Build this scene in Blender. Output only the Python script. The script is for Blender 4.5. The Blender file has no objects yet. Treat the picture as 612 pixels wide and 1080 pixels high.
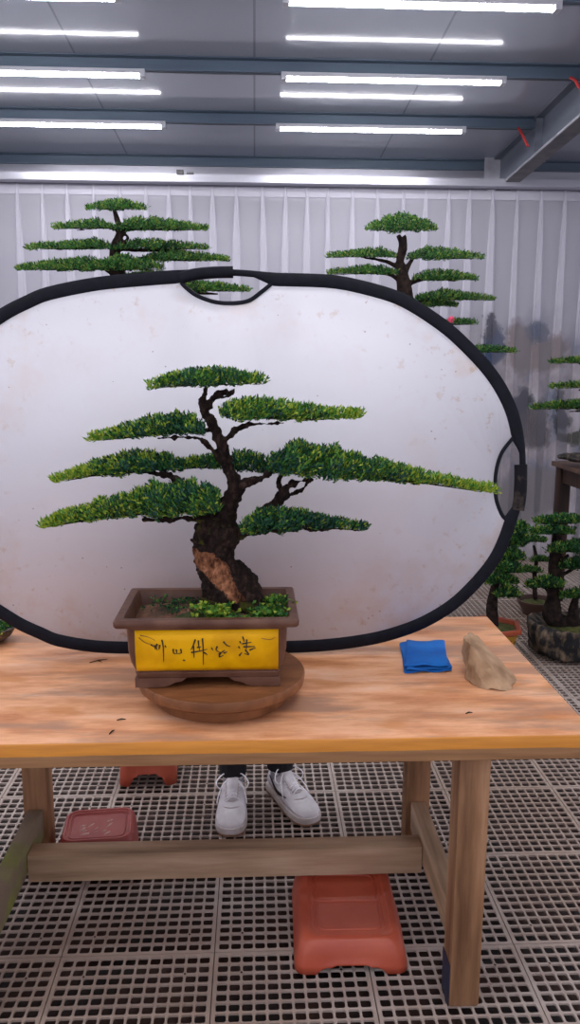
import bpy, bmesh, math, random
from mathutils import Vector, Matrix, Euler, noise
R = random.Random(7)
S = bpy.context.scene
COL = S.collection
PI = math.pi
# ------------------------------------------------------------------ camera
F, CW, CH = 840.0, 612.0, 1080.0
PITCH, YAW, ROLL = math.atan(152/840), math.radians(2.55), 0.004
CAM = Vector((0, 0, 1.5))
RM = Matrix.Rotation(-YAW, 3, 'Z') @ Matrix.Rotation(PI/2-PITCH, 3, 'X') @ Matrix.Rotation(ROLL, 3, 'Z')
cd = bpy.data.cameras.new('camera'); cam = bpy.data.objects.new('camera', cd); COL.objects.link(cam)
cam.matrix_world = Matrix.Translation(CAM) @ RM.to_4x4()
cd.sensor_fit = 'VERTICAL'; cd.sensor_height = 36; cd.lens = F/CH*36; cd.clip_start = .05
S.camera = cam
S.view_settings.view_transform = 'Standard'; S.view_settings.look = 'None'
S.view_settings.gamma = 1; S.view_settings.use_curve_mapping = False
S.view_settings.exposure = 0.85

def ray(px, py): return RM @ Vector(((px-CW/2)/F, -(py-CH/2)/F, -1))
def at(px, py, Y):
    d = ray(px, py); return CAM + d*(Y/d.y)
def atz(px, py, Z):
    d = ray(px, py); return CAM + d*((Z-CAM.z)/d.z)

# ------------------------------------------------------------------ materials
def mat(name, col, rough=.6, metal=0, col2=None, scale=8, stretch=(1,1,1), bump=0, bscale=None, detail=6, spec=.5, lo=.35, hi=.65):
    m = bpy.data.materials.new(name); m.use_nodes = True
    nt = m.node_tree; b = nt.nodes['Principled BSDF']
    b.inputs['Base Color'].default_value = (*col, 1); b.inputs['Roughness'].default_value = rough
    b.inputs['Metallic'].default_value = metal; b.inputs['Specular IOR Level'].default_value = spec
    tc = nt.nodes.new('ShaderNodeTexCoord'); mp = nt.nodes.new('ShaderNodeMapping')
    mp.inputs['Scale'].default_value = stretch
    nt.links.new(tc.outputs['Object'], mp.inputs['Vector'])
    if col2:
        n = nt.nodes.new('ShaderNodeTexNoise'); n.inputs['Scale'].default_value = scale; n.inputs['Detail'].default_value = detail
        nt.links.new(mp.outputs[0], n.inputs['Vector'])
        r = nt.nodes.new('ShaderNodeValToRGB'); r.color_ramp.elements[0].position = lo; r.color_ramp.elements[1].position = hi
        r.color_ramp.elements[0].color = (*col, 1); r.color_ramp.elements[1].color = (*col2, 1)
        nt.links.new(n.outputs['Fac'], r.inputs['Fac']); nt.links.new(r.outputs[0], b.inputs['Base Color'])
    if bump:
        n2 = nt.nodes.new('ShaderNodeTexNoise'); n2.inputs['Scale'].default_value = bscale or scale; n2.inputs['Detail'].default_value = 5
        nt.links.new(mp.outputs[0], n2.inputs['Vector'])
        bp = nt.nodes.new('ShaderNodeBump'); bp.inputs['Strength'].default_value = bump; bp.inputs['Distance'].default_value = .01
        nt.links.new(n2.outputs['Fac'], bp.inputs['Height']); nt.links.new(bp.outputs[0], b.inputs['Normal'])
    return m
class NT:
    def __init__(s, m): s.t = m.node_tree; s.b = s.t.nodes['Principled BSDF']
    def n(s, typ, **kw):
        nd = s.t.nodes.new('ShaderNode'+typ)
        for k, v in kw.items():
            if k.startswith('_'): setattr(nd, k[1:], v)
            else: nd.inputs[k.replace('__', ' ')].default_value = v
        return nd
    def l(s, a, b): s.t.links.new(a, b)
    def noise(s, vec, scale, detail=5, rough=.5):
        n = s.n('TexNoise', Scale=scale, Detail=detail, Roughness=rough); s.l(vec, n.inputs['Vector']); return n.outputs['Fac']
    def ramp(s, fac, stops):
        r = s.n('ValToRGB'); e = r.color_ramp.elements
        while len(e) < len(stops): e.new(.5)
        for i, (p, c) in enumerate(stops):
            e[i].position = p; e[i].color = (*c, 1) if len(c) == 3 else c
        s.l(fac, r.inputs['Fac']); return r.outputs[0]
    def mix(s, fac, a, b, blend='MIX'):
        m = s.n('Mix', _data_type='RGBA', _blend_type=blend)
        for sock, v in ((m.inputs[0], fac), (m.inputs[6], a), (m.inputs[7], b)):
            if hasattr(v, 'links') or hasattr(v, 'is_linked'): s.l(v, sock)
            elif isinstance(v, tuple): sock.default_value = (*v, 1)
            else: sock.default_value = v
        return m.outputs[2]
    def math(s, op, a, b=0.0, c=None, clamp=False):
        m = s.n('Math', _operation=op, _use_clamp=clamp)
        for i, v in enumerate((a, b, c)):
            if v is None: continue
            if hasattr(v, 'is_linked'): s.l(v, m.inputs[i])
            else: m.inputs[i].default_value = v
        return m.outputs[0]
    def coords(s, stretch=(1,1,1)):
        tc = s.n('TexCoord'); mp = s.n('Mapping'); mp.inputs['Scale'].default_value = stretch
        s.l(tc.outputs['Object'], mp.inputs['Vector']); return mp.outputs[0]
    def xyz(s, v):
        x = s.n('SeparateXYZ'); s.l(v, x.inputs[0]); return x.outputs
    def bump(s, h, strength=.5, dist=.01):
        b = s.n('Bump', Strength=strength, Distance=dist); s.l(h, b.inputs['Height']); s.l(b.outputs[0], s.b.inputs['Normal'])

M = {}
def wood(name, dark, mid, light, rough=.5, gs=2.0, axis=0):
    m = mat(name, mid, rough, spec=.25); t = NT(m)
    st = [18, 18, 18]; st[axis] = 1.4
    v = t.coords(tuple(st)); g = t.noise(v, gs*.7, 6, .6)
    big = [5, 5, 5]; big[axis] = .9
    v2 = t.coords(tuple(big)); g2 = t.noise(v2, 1.6, 4)
    f = t.math('ADD', t.math('MULTIPLY', g, .5), t.math('MULTIPLY', g2, .5))
    c = t.ramp(f, [(.32, dark), (.5, mid), (.66, light)])
    t.l(c, t.b.inputs['Base Color']); t.bump(g, .25, .003); return m
M['leg'] = wood('bench_leg_wood', (.09,.04,.017), (.29,.15,.075), (.52,.32,.18), .6, axis=2)
M['rail'] = wood('bench_rail_wood', (.15,.09,.05), (.38,.25,.155), (.58,.42,.29), .65, axis=0)
M['railY'] = wood('bench_side_rail_wood', (.15,.10,.055), (.38,.26,.16), (.60,.44,.31), .6, axis=1)
M['darkwood'] = wood('dark_table_wood', (.010,.005,.004), (.03,.014,.009), (.07,.035,.02), .5, axis=2)
# bench top: worn pale orange wood, varnish left along the front edge
def benchtop():
    m = mat('bench_top_wood', (.6,.3,.16), .42); t = NT(m)
    vg = t.coords((1.6, 7, 7)); g = t.noise(vg, 1.7, 8, .66)
    vw = t.coords((1.0, 4.2, 3)); w = t.noise(vw, 2.0, 5, .6)
    vf = t.coords((3, 60, 60)); fg = t.noise(vf, 3, 4, .6)
    base = t.ramp(g, [(.30, (.38,.13,.045)), (.42, (.60,.25,.105)), (.55, (.80,.41,.215)), (.70, (.88,.56,.38))])
    grey = t.math('MULTIPLY', t.ramp(w, [(.50, (0,0,0)), (.60, (1,1,1))]), .8)
    base = t.mix(grey, base, (.36,.20,.13))
    vo = t.coords((2.3, 5, 5)); o = t.noise(vo, 1.7, 3)
    base = t.mix(t.math('MULTIPLY', t.ramp(o, [(.58, (0,0,0)), (.66, (1,1,1))]), .6), base, (.55,.20,.035))
    # front face: varnish band on its upper half, bare brown below
    x = t.xyz(t.coords()); 
    front = t.math('LESS_THAN', x[1], .004)
    low = t.math('LESS_THAN', t.math('ADD', x[2], t.math('MULTIPLY', g, .012)), -.022)
    band = t.mix(t.noise(t.coords((2.5,20,30)), 2.5, 5), (.40,.13,.006), (.80,.33,.03))
    bot = t.mix(t.noise(t.coords((2,14,30)), 3, 5), (.13,.055,.02), (.42,.23,.10))
    base = t.mix(front, base, t.mix(low, band, bot))
    t.l(t.mix(t.math('MULTIPLY', fg, .22), base, (.42,.19,.10)), t.b.inputs['Base Color'])
    t.l(t.math('ADD', t.math('MULTIPLY', w, .35), .22), t.b.inputs['Roughness'])
    t.bump(fg, .15, .002); return m
M['top'] = benchtop()
M['turn'] = mat('turntable_wood', (.13,.045,.015), .5, col2=(.25,.098,.036), spec=.3, scale=7, stretch=(1,4,1), bump=.2, bscale=30)
M['pot'] = mat('brown_glazed_clay', (.085,.034,.020), .38, col2=(.145,.070,.044), scale=14, bump=.12, bscale=40, spec=.3)
M['yellow'] = mat('yellow_glaze', (.78,.40,.0), .42, spec=.2, col2=(.46,.19,.0), scale=9, lo=.5, hi=.8, bump=.1, bscale=30)
M['ink'] = mat('black_ink', (.015,.008,.006), .5)
M['inkbrown'] = mat('brown_ink', (.20,.08,.01), .5)
M['soil'] = mat('potting_soil', (.055,.035,.02), .95, col2=(.20,.09,.05), scale=22, bump=1, bscale=60)
M['moss'] = mat('moss', (.035,.048,.010), .95, col2=(.10,.10,.02), scale=30, bump=1, bscale=90)
M['rock'] = mat('tan_rock', (.22,.12,.058), .9, col2=(.45,.29,.17), scale=14, detail=9, bump=.7, bscale=26)
M['rockdark'] = mat('dark_planter_rock', (.007,.007,.008), .8, col2=(.17,.12,.075), scale=34, detail=8, bump=1, bscale=16, lo=.46, hi=.70, stretch=(1,1,.5))
M['cloth'] = mat('blue_cloth', (.0,.085,.36), .9, col2=(.0,.13,.47), scale=10, bump=.3, bscale=220)
M['black'] = mat('black_nylon_rim', (.0035,.004,.008), .6, col2=(.006,.007,.013), scale=40, spec=.15)
M['sleeve'] = mat('grey_handle_sleeve', (.006,.006,.009), .7, spec=.15, col2=(.10,.075,.055), scale=22, lo=.5, hi=.75)
M['red'] = mat('red_plastic', (.40,.065,.032), .42, col2=(.50,.10,.05), scale=6, bump=.05, bscale=60)
M['redworn'] = mat('faded_red_plastic', (.36,.06,.05), .45, col2=(.42,.10,.085), scale=10)
M['scuff'] = mat('pale_scuffs', (.8,.6,.5), .6)
M['shoe'] = mat('white_leather', (.80,.78,.82), .5, col2=(.68,.66,.69), scale=30, bump=.08, bscale=120)
M['sole'] = mat('white_rubber_sole', (.62,.58,.58), .6, col2=(.45,.38,.34), scale=18)
M['gum'] = mat('brown_rubber_outsole', (.30,.16,.09), .7)
M['lace'] = mat('white_laces', (.9,.89,.93), .8)
M['trouser'] = mat('black_trousers', (.008,.008,.010), .9, bump=.3, bscale=120)
M['shirt'] = mat('grey_shirt', (.10,.11,.13), .9, bump=.3, bscale=120)
M['skin'] = mat('skin', (.50,.28,.19), .55)
M['hair'] = mat('black_hair', (.01,.008,.008), .5)
M['eye'] = mat('eye_white', (.7,.7,.7), .3)
M['sock'] = mat('grey_sock', (.35,.35,.38), .9)
M['steel'] = mat('blue_grey_steel', (.08,.115,.165), .45, col2=(.11,.155,.21), scale=3, stretch=(.4,3,3))
M['beamsteel'] = mat('grey_steel_beam', (.16,.18,.22), .45, col2=(.10,.11,.14), scale=3, stretch=(3,.5,3))
M['beamwhite'] = mat('pale_beam_flange', (.42,.42,.47), .5, col2=(.28,.28,.31), scale=9)
M['darksteel'] = mat('dark_steel', (.05,.05,.055), .5, col2=(.10,.09,.09), scale=12)
M['alu'] = mat('aluminium_rail', (.50,.50,.56), .32, metal=.6, col2=(.38,.38,.43), scale=2, stretch=(.3,6,6))
M['wall'] = mat('white_wall_panel', (.36,.355,.41), .6, col2=(.31,.305,.36), scale=2)
M['cap'] = mat('lamp_end_plastic', (.45,.45,.5), .5)
M['cable'] = mat('grey_cable', (.06,.065,.08), .5)
M['redcable'] = mat('red_cable', (.45,.03,.03), .5)
M['potred'] = mat('red_glazed_rim', (.28,.045,.02), .4, col2=(.36,.075,.03), scale=20)
M['ochre'] = mat('ochre_glaze', (.42,.22,.02), .4, col2=(.32,.14,.02), scale=14)
M['bgpot'] = mat('brown_bowl_glaze', (.07,.035,.025), .4)
M['flower'] = mat('pink_petals', (.6,.05,.12), .6)
# bark with an orange-brown bare patch
def bark():
    m = mat('bonsai_bark', (.05,.03,.02), .9, spec=.12); t = NT(m)
    v = t.coords((1,1,.55)); n = t.noise(v, 70, 8, .65); big = t.noise(t.coords(), 16, 4)
    base = t.ramp(n, [(.3, (.005,.003,.003)), (.52, (.020,.012,.010)), (.75, (.075,.045,.032))])
    x = t.xyz(t.coords())
    # bare band running down the front of the trunk from upper left to lower right
    zz = x[2]; cx = t.math('ADD', t.math('MULTIPLY', t.math('SUBTRACT', zz, .235), -.85), .016)
    dx = t.math('ABSOLUTE', t.math('SUBTRACT', x[0], cx))
    inb = t.math('LESS_THAN', t.math('ADD', dx, t.math('MULTIPLY', t.math('ADD', big, n), .045)), t.math('ADD', .074, t.math('MULTIPLY', t.math('SUBTRACT', zz, .235), .25)))
    inz = t.math('MULTIPLY', t.math('GREATER_THAN', t.math('ADD', zz, t.math('MULTIPLY', big, .05)), .205), t.math('LESS_THAN', t.math('ADD', zz, t.math('MULTIPLY', big, .06)), .335))
    bare = t.ramp(n, [(.36, (.035,.014,.008)), (.5, (.20,.08,.04)), (.68, (.42,.19,.10))])
    c = t.mix(t.math('MULTIPLY', inb, inz), base, bare)
    mo = t.math('MULTIPLY', t.ramp(t.noise(t.coords(), 26, 4), [(.5, (0,0,0)), (.58, (1,1,1))]), .75)
    up = t.math('MULTIPLY', t.math('GREATER_THAN', zz, .315), t.math('LESS_THAN', zz, .375))
    base2 = t.math('LESS_THAN', zz, .18)
    c = t.mix(t.math('MULTIPLY', mo, t.math('ADD', up, base2, clamp=True)), c, (.075,.075,.015))
    t.l(c, t.b.inputs['Base Color']); t.bump(n, 1, .010); return m
M['bark'] = bark()
M['barkbg'] = mat('dark_bark', (.007,.005,.005), .9, col2=(.03,.019,.015), scale=40, bump=.8, bscale=60, spec=.15)
def leafmat(name, col, rough=.45):
    m = mat(name, col, rough); b = m.node_tree.nodes['Principled BSDF']; b.inputs['Specular IOR Level'].default_value = .25
    nt = m.node_tree; tr = nt.nodes.new('ShaderNodeBsdfTranslucent'); tr.inputs[0].default_value = (col[0]*1.3, col[1]*1.3, col[2]*.8, 1)
    mx = nt.nodes.new('ShaderNodeMixShader'); mx.inputs[0].default_value = .25
    o = nt.nodes['Material Output']; nt.links.new(b.outputs[0], mx.inputs[1]); nt.links.new(tr.outputs[0], mx.inputs[2]); nt.links.new(mx.outputs[0], o.inputs[0])
    return m
LEAF = [leafmat('dark_leaf', (.007,.040,.022)), leafmat('green_leaf', (.022,.11,.033)), leafmat('bright_leaf', (.09,.23,.03)), leafmat('yellow_leaf', (.30,.38,.04)), leafmat('blue_green_leaf', (.025,.085,.07))]
LEAFB = [leafmat('bg_dark_leaf', (.008,.045,.015)), leafmat('bg_green_leaf', (.022,.10,.022)), leafmat('bg_bright_leaf', (.06,.19,.035)), leafmat('bg_yellow_leaf', (.20,.27,.045)), leafmat('bg_deep_leaf', (.01,.04,.022))]
# reflector cloth with dirt
def panelm():
    m = mat('dirty_white_reflector_cloth', (.8,.8,.85), .75); t = NT(m)
    v = t.coords(); n1 = t.noise(v, 3.2, 9, .62); n2 = t.noise(v, 24, 6, .7); x = t.xyz(v)
    r2 = t.math('ADD', t.math('POWER', t.math('ABSOLUTE', t.math('DIVIDE', x[0], .79)), 2.4), t.math('POWER', t.math('ABSOLUTE', t.math('DIVIDE', x[1], .51)), 2.4))
    edge = t.ramp(r2, [(.30, (0,0,0)), (.85, (1,1,1))])
    smear = t.math('MULTIPLY', t.ramp(n1, [(.49, (0,0,0)), (.66, (1,1,1))]), t.math('ADD', t.math('MULTIPLY', edge, .62), .04))
    c = t.mix(smear, (.575,.565,.61), (.52,.35,.22))
    sp = t.math('MULTIPLY', t.ramp(n2, [(.58, (0,0,0)), (.66, (1,1,1))]), t.math('ADD', t.math('MULTIPLY', edge, .5), .03))
    c = t.mix(sp, c, (.42,.27,.14))
    dots = t.n('TexVoronoi', Scale=42.0); t.l(v, dots.inputs['Vector'])
    pick = t.math('MULTIPLY', t.math('LESS_THAN', dots.outputs['Distance'], .10), t.math('GREATER_THAN', t.noise(v, 9, 2), .60))
    c = t.mix(t.math('MULTIPLY', pick, .6), c, (.22,.12,.07))
    t.l(c, t.b.inputs['Base Color'])
    t.bump(t.noise(v, 2.5, 3), .25, .02); return m
M['panel'] = panelm()
# sheer curtain with an ink-wash print on its lower part
def curtainm():
    m = mat('sheer_curtain_cloth', (.75,.74,.8), .9); t = NT(m)
    v = t.coords(); x = t.xyz(v)
    n = t.noise(v, 1.7, 6, .6); fine = t.noise(v, 7, 6, .6)
    h = t.math('SUBTRACT', t.math('ADD', 1.5, t.math('MULTIPLY', n, .9)), x[2])
    low = t.math('MULTIPLY', h, 2.5, clamp=True)
    wash = t.ramp(t.noise(t.coords((1,1,.6)), 3.1, 6, .6), [(.40, (.74,.70,.73)), (.5, (.50,.44,.46)), (.6, (.22,.26,.36)), (.66, (.08,.12,.20)), (.72, (.35,.31,.34))])
    c = t.mix(t.math('MULTIPLY', low, .8), (.76,.75,.82), wash)
    for px, py, rx, rz, col in ((519,366,.10,.15,(.05,.11,.24)),(517,345,.06,.10,(.16,.16,.2)),(552,432,.10,.18,(.05,.06,.09)),(563,450,.12,.2,(.25,.22,.24)),(566,352,.09,.14,(.22,.26,.36)),(590,434,.07,.20,(.10,.10,.11)),(575,370,.22,.14,(.50,.43,.42)),(604,462,.14,.06,(.16,.16,.12)),(548,365,.12,.2,(.50,.42,.42)),(500,420,.2,.2,(.4,.36,.38)),(560,520,.3,.25,(.50,.46,.48))):
        w = at(px, py, CURY)
        ex = t.math('POWER', t.math('DIVIDE', t.math('ADD', t.math('SUBTRACT', x[0], w.x), t.math('MULTIPLY', t.math('SUBTRACT', fine, .5), .22)), rx), 2.0)
        ez = t.math('POWER', t.math('DIVIDE', t.math('ADD', t.math('SUBTRACT', x[2], w.z), t.math('MULTIPLY', t.math('SUBTRACT', n, .5), .5)), rz), 2.0)
        c = t.mix(t.math('MULTIPLY', t.math('MULTIPLY', t.math('SUBTRACT', 1.1, t.math('ADD', ex, ez)), 1.8, clamp=True), .95), c, tuple(k*.75 for k in col))
    t.l(c, t.b.inputs['Base Color'])
    nt = m.node_tree; b = t.b
    tr = nt.nodes.new('ShaderNodeBsdfTransparent'); tl = nt.nodes.new('ShaderNodeBsdfTranslucent'); nt.links.new(c, tl.inputs[0])
    a = nt.nodes.new('ShaderNodeMixShader'); a.inputs[0].default_value = .3
    d = nt.nodes.new('ShaderNodeMixShader'); d.inputs[0].default_value = .5
    nt.links.new(b.outputs[0], a.inputs[1]); nt.links.new(tl.outputs[0], a.inputs[2])
    nt.links.new(a.outputs[0], d.inputs[1]); nt.links.new(tr.outputs[0], d.inputs[2])
    nt.links.new(d.outputs[0], nt.nodes['Material Output'].inputs[0]); return m
CURY = 6.12
M['curtain'] = curtainm()
# glossy ceiling sheet
def ceilm():
    m = mat('glossy_grey_ceiling_sheet', (.36,.385,.45), .12, spec=.35); t = NT(m)
    v = t.coords(); x = t.xyz(v)
    wv = t.math('FRACT', t.math('MULTIPLY', x[0], 1/.19))
    line = t.math('LESS_THAN', wv, .06)
    seam = t.math('LESS_THAN', t.math('FRACT', t.math('MULTIPLY', x[0], 1/.95)), .012)
    c = t.mix(t.math('MULTIPLY', seam, .5), (.36,.385,.45), (.10,.11,.13)); t.l(c, t.b.inputs['Base Color'])
    nz = t.math('ADD', t.math('MULTIPLY', line, .5), t.noise(t.coords((6,1.5,1)), 1.3, 2)); t.bump(nz, .12, .01)
    return m
M['ceil'] = ceilm()
def gratem():
    m = mat('grey_plastic_grating', (.30,.25,.235), .5); t = NT(m)
    v = t.coords(); n = t.noise(v, 1.1, 5); f = t.noise(v, 14, 5)
    c = t.ramp(n, [(.35, (.30,.225,.18)), (.6, (.45,.38,.335))])
    c = t.mix(t.math('MULTIPLY', t.ramp(f, [(.45, (0,0,0)), (.7, (1,1,1))]), .4), c, (.28,.19,.15)); t.l(c, t.b.inputs['Base Color'])
    return m
M['grate'] = gratem()
M['sub'] = mat('rusty_ground', (.010,.008,.008), .7, col2=(.055,.026,.018), scale=7, detail=8, bump=.6, bscale=30)
def emit(name, col, st):
    m = bpy.data.materials.new(name); m.use_nodes = True; b = m.node_tree.nodes['Principled BSDF']
    b.inputs['Emission Color'].default_value = (*col, 1); b.inputs['Emission Strength'].default_value = st; b.inputs['Base Color'].default_value = (.8,.8,.8,1); return m
M['glow'] = emit('lamp_diffuser', (.97,.96,1), 32)

# ------------------------------------------------------------------ mesh builder
class MB:
    def __init__(s): s.bm = bmesh.new()
    def box(s, c, d, bevel=0, rot=None, mi=0):
        r = bmesh.ops.create_cube(s.bm, size=1); vs = r['verts']
        for v in vs: v.co = Vector((v.co.x*d[0], v.co.y*d[1], v.co.z*d[2]))
        if bevel:
            es = {e for v in vs for e in v.link_edges}
            q = bmesh.ops.bevel(s.bm, geom=list(es), offset=bevel, segments=2, profile=.6, affect='EDGES')
            vs = list({v for f in q['faces'] for v in f.verts} | {v for v in vs if v.is_valid})
        for v in vs:
            if rot: v.co = rot @ v.co
            v.co += Vector(c)
        for f in {f for v in vs for f in v.link_faces}: f.material_index = mi
        return s
    def rings(s, rings, cap=True, close=False, mi=0):
        rv = [[s.bm.verts.new(p) for p in r] for r in rings]; n = len(rv[0])
        pairs = list(zip(rv, rv[1:])) + ([(rv[-1], rv[0])] if close else [])
        for a, b in pairs:
            for i in range(n):
                f = s.bm.faces.new((a[i], a[(i+1) % n], b[(i+1) % n], b[i])); f.material_index = mi
        if cap and not close:
            s.bm.faces.new(list(reversed(rv[0]))).material_index = mi; s.bm.faces.new(rv[-1]).material_index = mi
        return s
    def tube(s, pts, rad, n=10, close=False, mi=0, flat=None):
        pts = [Vector(p) for p in pts]; m = len(pts)
        if not hasattr(rad, '__len__'): rad = [rad]*m
        rings = []; prev = None
        for i, p in enumerate(pts):
            if close: t = pts[(i+1) % m]-pts[i-1]
            else: t = pts[min(i+1, m-1)]-pts[max(i-1, 0)]
            t.normalize()
            if prev is None:
                u = t.orthogonal().normalized() if flat is None else (Vector(flat)-t*t.dot(Vector(flat))).normalized()
            else: u = (prev-t*prev.dot(t)).normalized() if flat is None else (Vector(flat)-t*t.dot(Vector(flat))).normalized()
            prev = u; w = t.cross(u)
            ru, rw = (rad[i], rad[i]) if not hasattr(rad[i], '__len__') else rad[i]
            rings.append([p+u*(math.cos(2*PI*k/n)*ru)+w*(math.sin(2*PI*k/n)*rw) for k in range(n)])
        return s.rings(rings, True, close, mi)
    def ell(s, c, r, rot=None, seg=16, mi=0):
        q = bmesh.ops.create_uvsphere(s.bm, u_segments=seg, v_segments=max(6, seg*2//3), radius=1)
        for v in q['verts']:
            v.co = Vector((v.co.x*r[0], v.co.y*r[1], v.co.z*r[2]))
            if rot: v.co = rot @ v.co
            v.co += Vector(c)
        for f in {f for v in q['verts'] for f in v.link_faces}: f.material_index = mi
        return s
    def lathe(s, prof, c=(0,0,0), n=40, cap=True):
        return s.rings([[Vector((c[0]+r*math.cos(2*PI*k/n), c[1]+r*math.sin(2*PI*k/n), c[2]+z)) for k in range(n)] for r, z in prof], cap)
    def build(s, name, m, parent=None, smooth=True, recalc=True):
        if recalc: bmesh.ops.recalc_face_normals(s.bm, faces=s.bm.faces)
        me = bpy.data.meshes.new(name); 
        if smooth:
            for f in s.bm.faces: f.smooth = True
        s.bm.to_mesh(me); s.bm.free()
        for q in (m if isinstance(m, (list, tuple)) else [m]): me.materials.append(q)
        o = bpy.data.objects.new(name, me); COL.objects.link(o)
        if smooth:
            try: me.set_sharp_from_angle(angle=math.radians(40))
            except Exception: pass
        if parent:
            o.parent = parent
        return o
def child_keep(o, parent):   # geometry was written in world coordinates
    o.parent = parent; o.matrix_parent_inverse = Matrix.Identity(4)
    base = parent; off = Vector((0,0,0))
    while base: off += base.location; base = base.parent
    o.data.transform(Matrix.Translation(-off)); return o
def tag(o, label=None, cat=None, group=None, kind=None):
    if label: o['label'] = label
    if cat: o['category'] = cat
    if group: o['group'] = group
    if kind: o['kind'] = kind
    return o
def empty(name, loc, label, cat, group=None):
    o = bpy.data.objects.new(name, None); COL.objects.link(o); o.location = loc; o.empty_display_size = .05
    return tag(o, label, cat, group)
def wpart(mb, name, m, parent, label=None, **k):      # part written in world coordinates
    o = mb.build(name, m, None, **k); child_keep(o, parent)
    if label: o['label'] = label
    return o
def wthing(mb, name, m, label, cat, base, group=None, kind=None, **k):
    o = mb.build(name, m, None, **k); b = Vector(base); o.data.transform(Matrix.Translation(-b)); o.location = b
    return tag(o, label, cat, group, kind)
def remesh(o, vox, disp=0, dscale=.03, smooth=3):
    r = o.modifiers.new('fuse', 'REMESH'); r.mode = 'VOXEL'; r.voxel_size = vox; r.use_smooth_shade = True
    if smooth:
        sm = o.modifiers.new('soften', 'SMOOTH'); sm.iterations = smooth; sm.factor = .5
    if disp:
        tx = bpy.data.textures.new(o.name+'_relief', 'CLOUDS'); tx.noise_scale = dscale; tx.noise_depth = 3
        d = o.modifiers.new('relief', 'DISPLACE'); d.texture = tx; d.strength = disp; d.mid_level = .5
    return o
def catmull(pts, n=8, closed=False):
    out = []; m = len(pts); P = [Vector(p) for p in pts]
    rng = range(m) if closed else range(m-1)
    for i in rng:
        if closed: a, b, c, d = P[i-1], P[i], P[(i+1) % m], P[(i+2) % m]
        else: a, b, c, d = P[max(i-1,0)], P[i], P[i+1], P[min(i+2,m-1)]
        for k in range(n):
            t = k/n; out.append(.5*((2*b)+(c-a)*t+(2*a-5*b+4*c-d)*t*t+(3*b-a-3*c+d)*t**3))
    if not closed: out.append(P[-1])
    return out

# ------------------------------------------------------------------ setting
def struct(o): return tag(o, kind='structure')
TILE = .395; NC = 12
def floor():
    # one interlocking tile of 12 x 12 rounded openings, repeated by arrays into the whole floor
    mb = MB(); bm = mb.bm; b = .008; p = (TILE-2*b)/NC; h = p/2*.82; d = .006; cache = {}
    def vt(x, y, z=0.0):
        k = (round(x, 5), round(y, 5), round(z, 5))
        if k not in cache: cache[k] = bm.verts.new(k)
        return cache[k]
    xs = [b+i*p for i in range(NC+1)]
    for i in range(NC):
        for j in range(NC):
            x0, x1, y0, y1 = xs[i], xs[i+1], xs[j], xs[j+1]; cx, cy = (x0+x1)/2, (y0+y1)/2; r = h*.27
            inner = [(cx-h+r, cy-h), (cx+h-r, cy-h), (cx+h, cy-h+r), (cx+h, cy+h-r), (cx+h-r, cy+h), (cx-h+r, cy+h), (cx-h, cy+h-r), (cx-h, cy-h+r)]
            # small diamond openings at four lattice nodes
            def nd(a, c): return a in (2, 10) and c in (2, 10)
            q = .0042
            crn = []
            for (a, c, sx, sy) in ((i, j, 1, 1), (i+1, j, -1, 1), (i+1, j+1, -1, -1), (i, j+1, 1, -1)):
                if nd(a, c): crn.append([(xs[a]+(q*sx), xs[c]), (xs[a], xs[c]+(q*sy))])
                else: crn.append([(xs[a], xs[c])])
            # order corners ccw: for corners 1 and 3 the pair order flips
            C0 = crn[0][::-1]; C1 = crn[1]; C2 = crn[2][::-1]; C3 = crn[3]
            I = [vt(*t) for t in inner]; K = [[vt(*t) for t in c] for c in (C0, C1, C2, C3)]
            fs = [[K[0][-1], K[1][0], I[1], I[0]], K[1]+[I[2], I[1]], [K[1][-1], K[2][0], I[3], I[2]], K[2]+[I[4], I[3]],
                  [K[2][-1], K[3][0], I[5], I[4]], K[3]+[I[6], I[5]], [K[3][-1], K[0][0], I[7], I[6]], K[0]+[I[0], I[7]]]
            for f in fs: bm.faces.new(f)
            L = [vt(t[0], t[1], -d) for t in inner]
            for k in range(8): bm.faces.new((I[k], I[(k+1) % 8], L[(k+1) % 8], L[k]))
    g = .0012; a0 = xs[0]; a1 = xs[-1]
    O = [(g, g), (TILE-g, g), (TILE-g, TILE-g), (g, TILE-g)]; IN = [(a0, a0), (a1, a0), (a1, a1), (a0, a1)]
    for k in range(4):
        k2 = (k+1) % 4
        mb.bm.faces.new([bm.verts.new((*O[k], 0)), bm.verts.new((*O[k2], 0)), bm.verts.new((*IN[k2], 0)), bm.verts.new((*IN[k], 0))])
        mb.bm.faces.new([bm.verts.new((*O[k], 0)), bm.verts.new((*O[k], -d)), bm.verts.new((*O[k2], -d)), bm.verts.new((*O[k2], 0))])
    o = mb.build('floor', M['grate'], smooth=False, recalc=False)
    ref = atz(226.4, 1004.7, 0)     # a tile corner seen in the photograph
    o.location = (ref.x-10*TILE, ref.y-6*TILE, 0)
    for nm, off, cnt in (('across', (TILE,0,0), 23), ('along', (0,TILE,0), 19)):
        a = o.modifiers.new(nm, 'ARRAY'); a.count = cnt; a.use_relative_offset = False; a.use_constant_offset = True; a.constant_offset_displace = off
    struct(o)
    g = MB(); g.box((0, 3, -.06), (9.6, 8.2, .04)); struct(g.build('floor', M['sub'], smooth=False))
floor()
WALLY, CURY = 6.45, 6.12
def zc(y): return 3.10+(5.44-y)*.04           # underside of the sloping roof sheet
w = MB(); w.box((0, WALLY+.05, 1.52), (9.6, .1, 3.12)); struct(w.build('wall_back', M['wall'], smooth=False))
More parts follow.
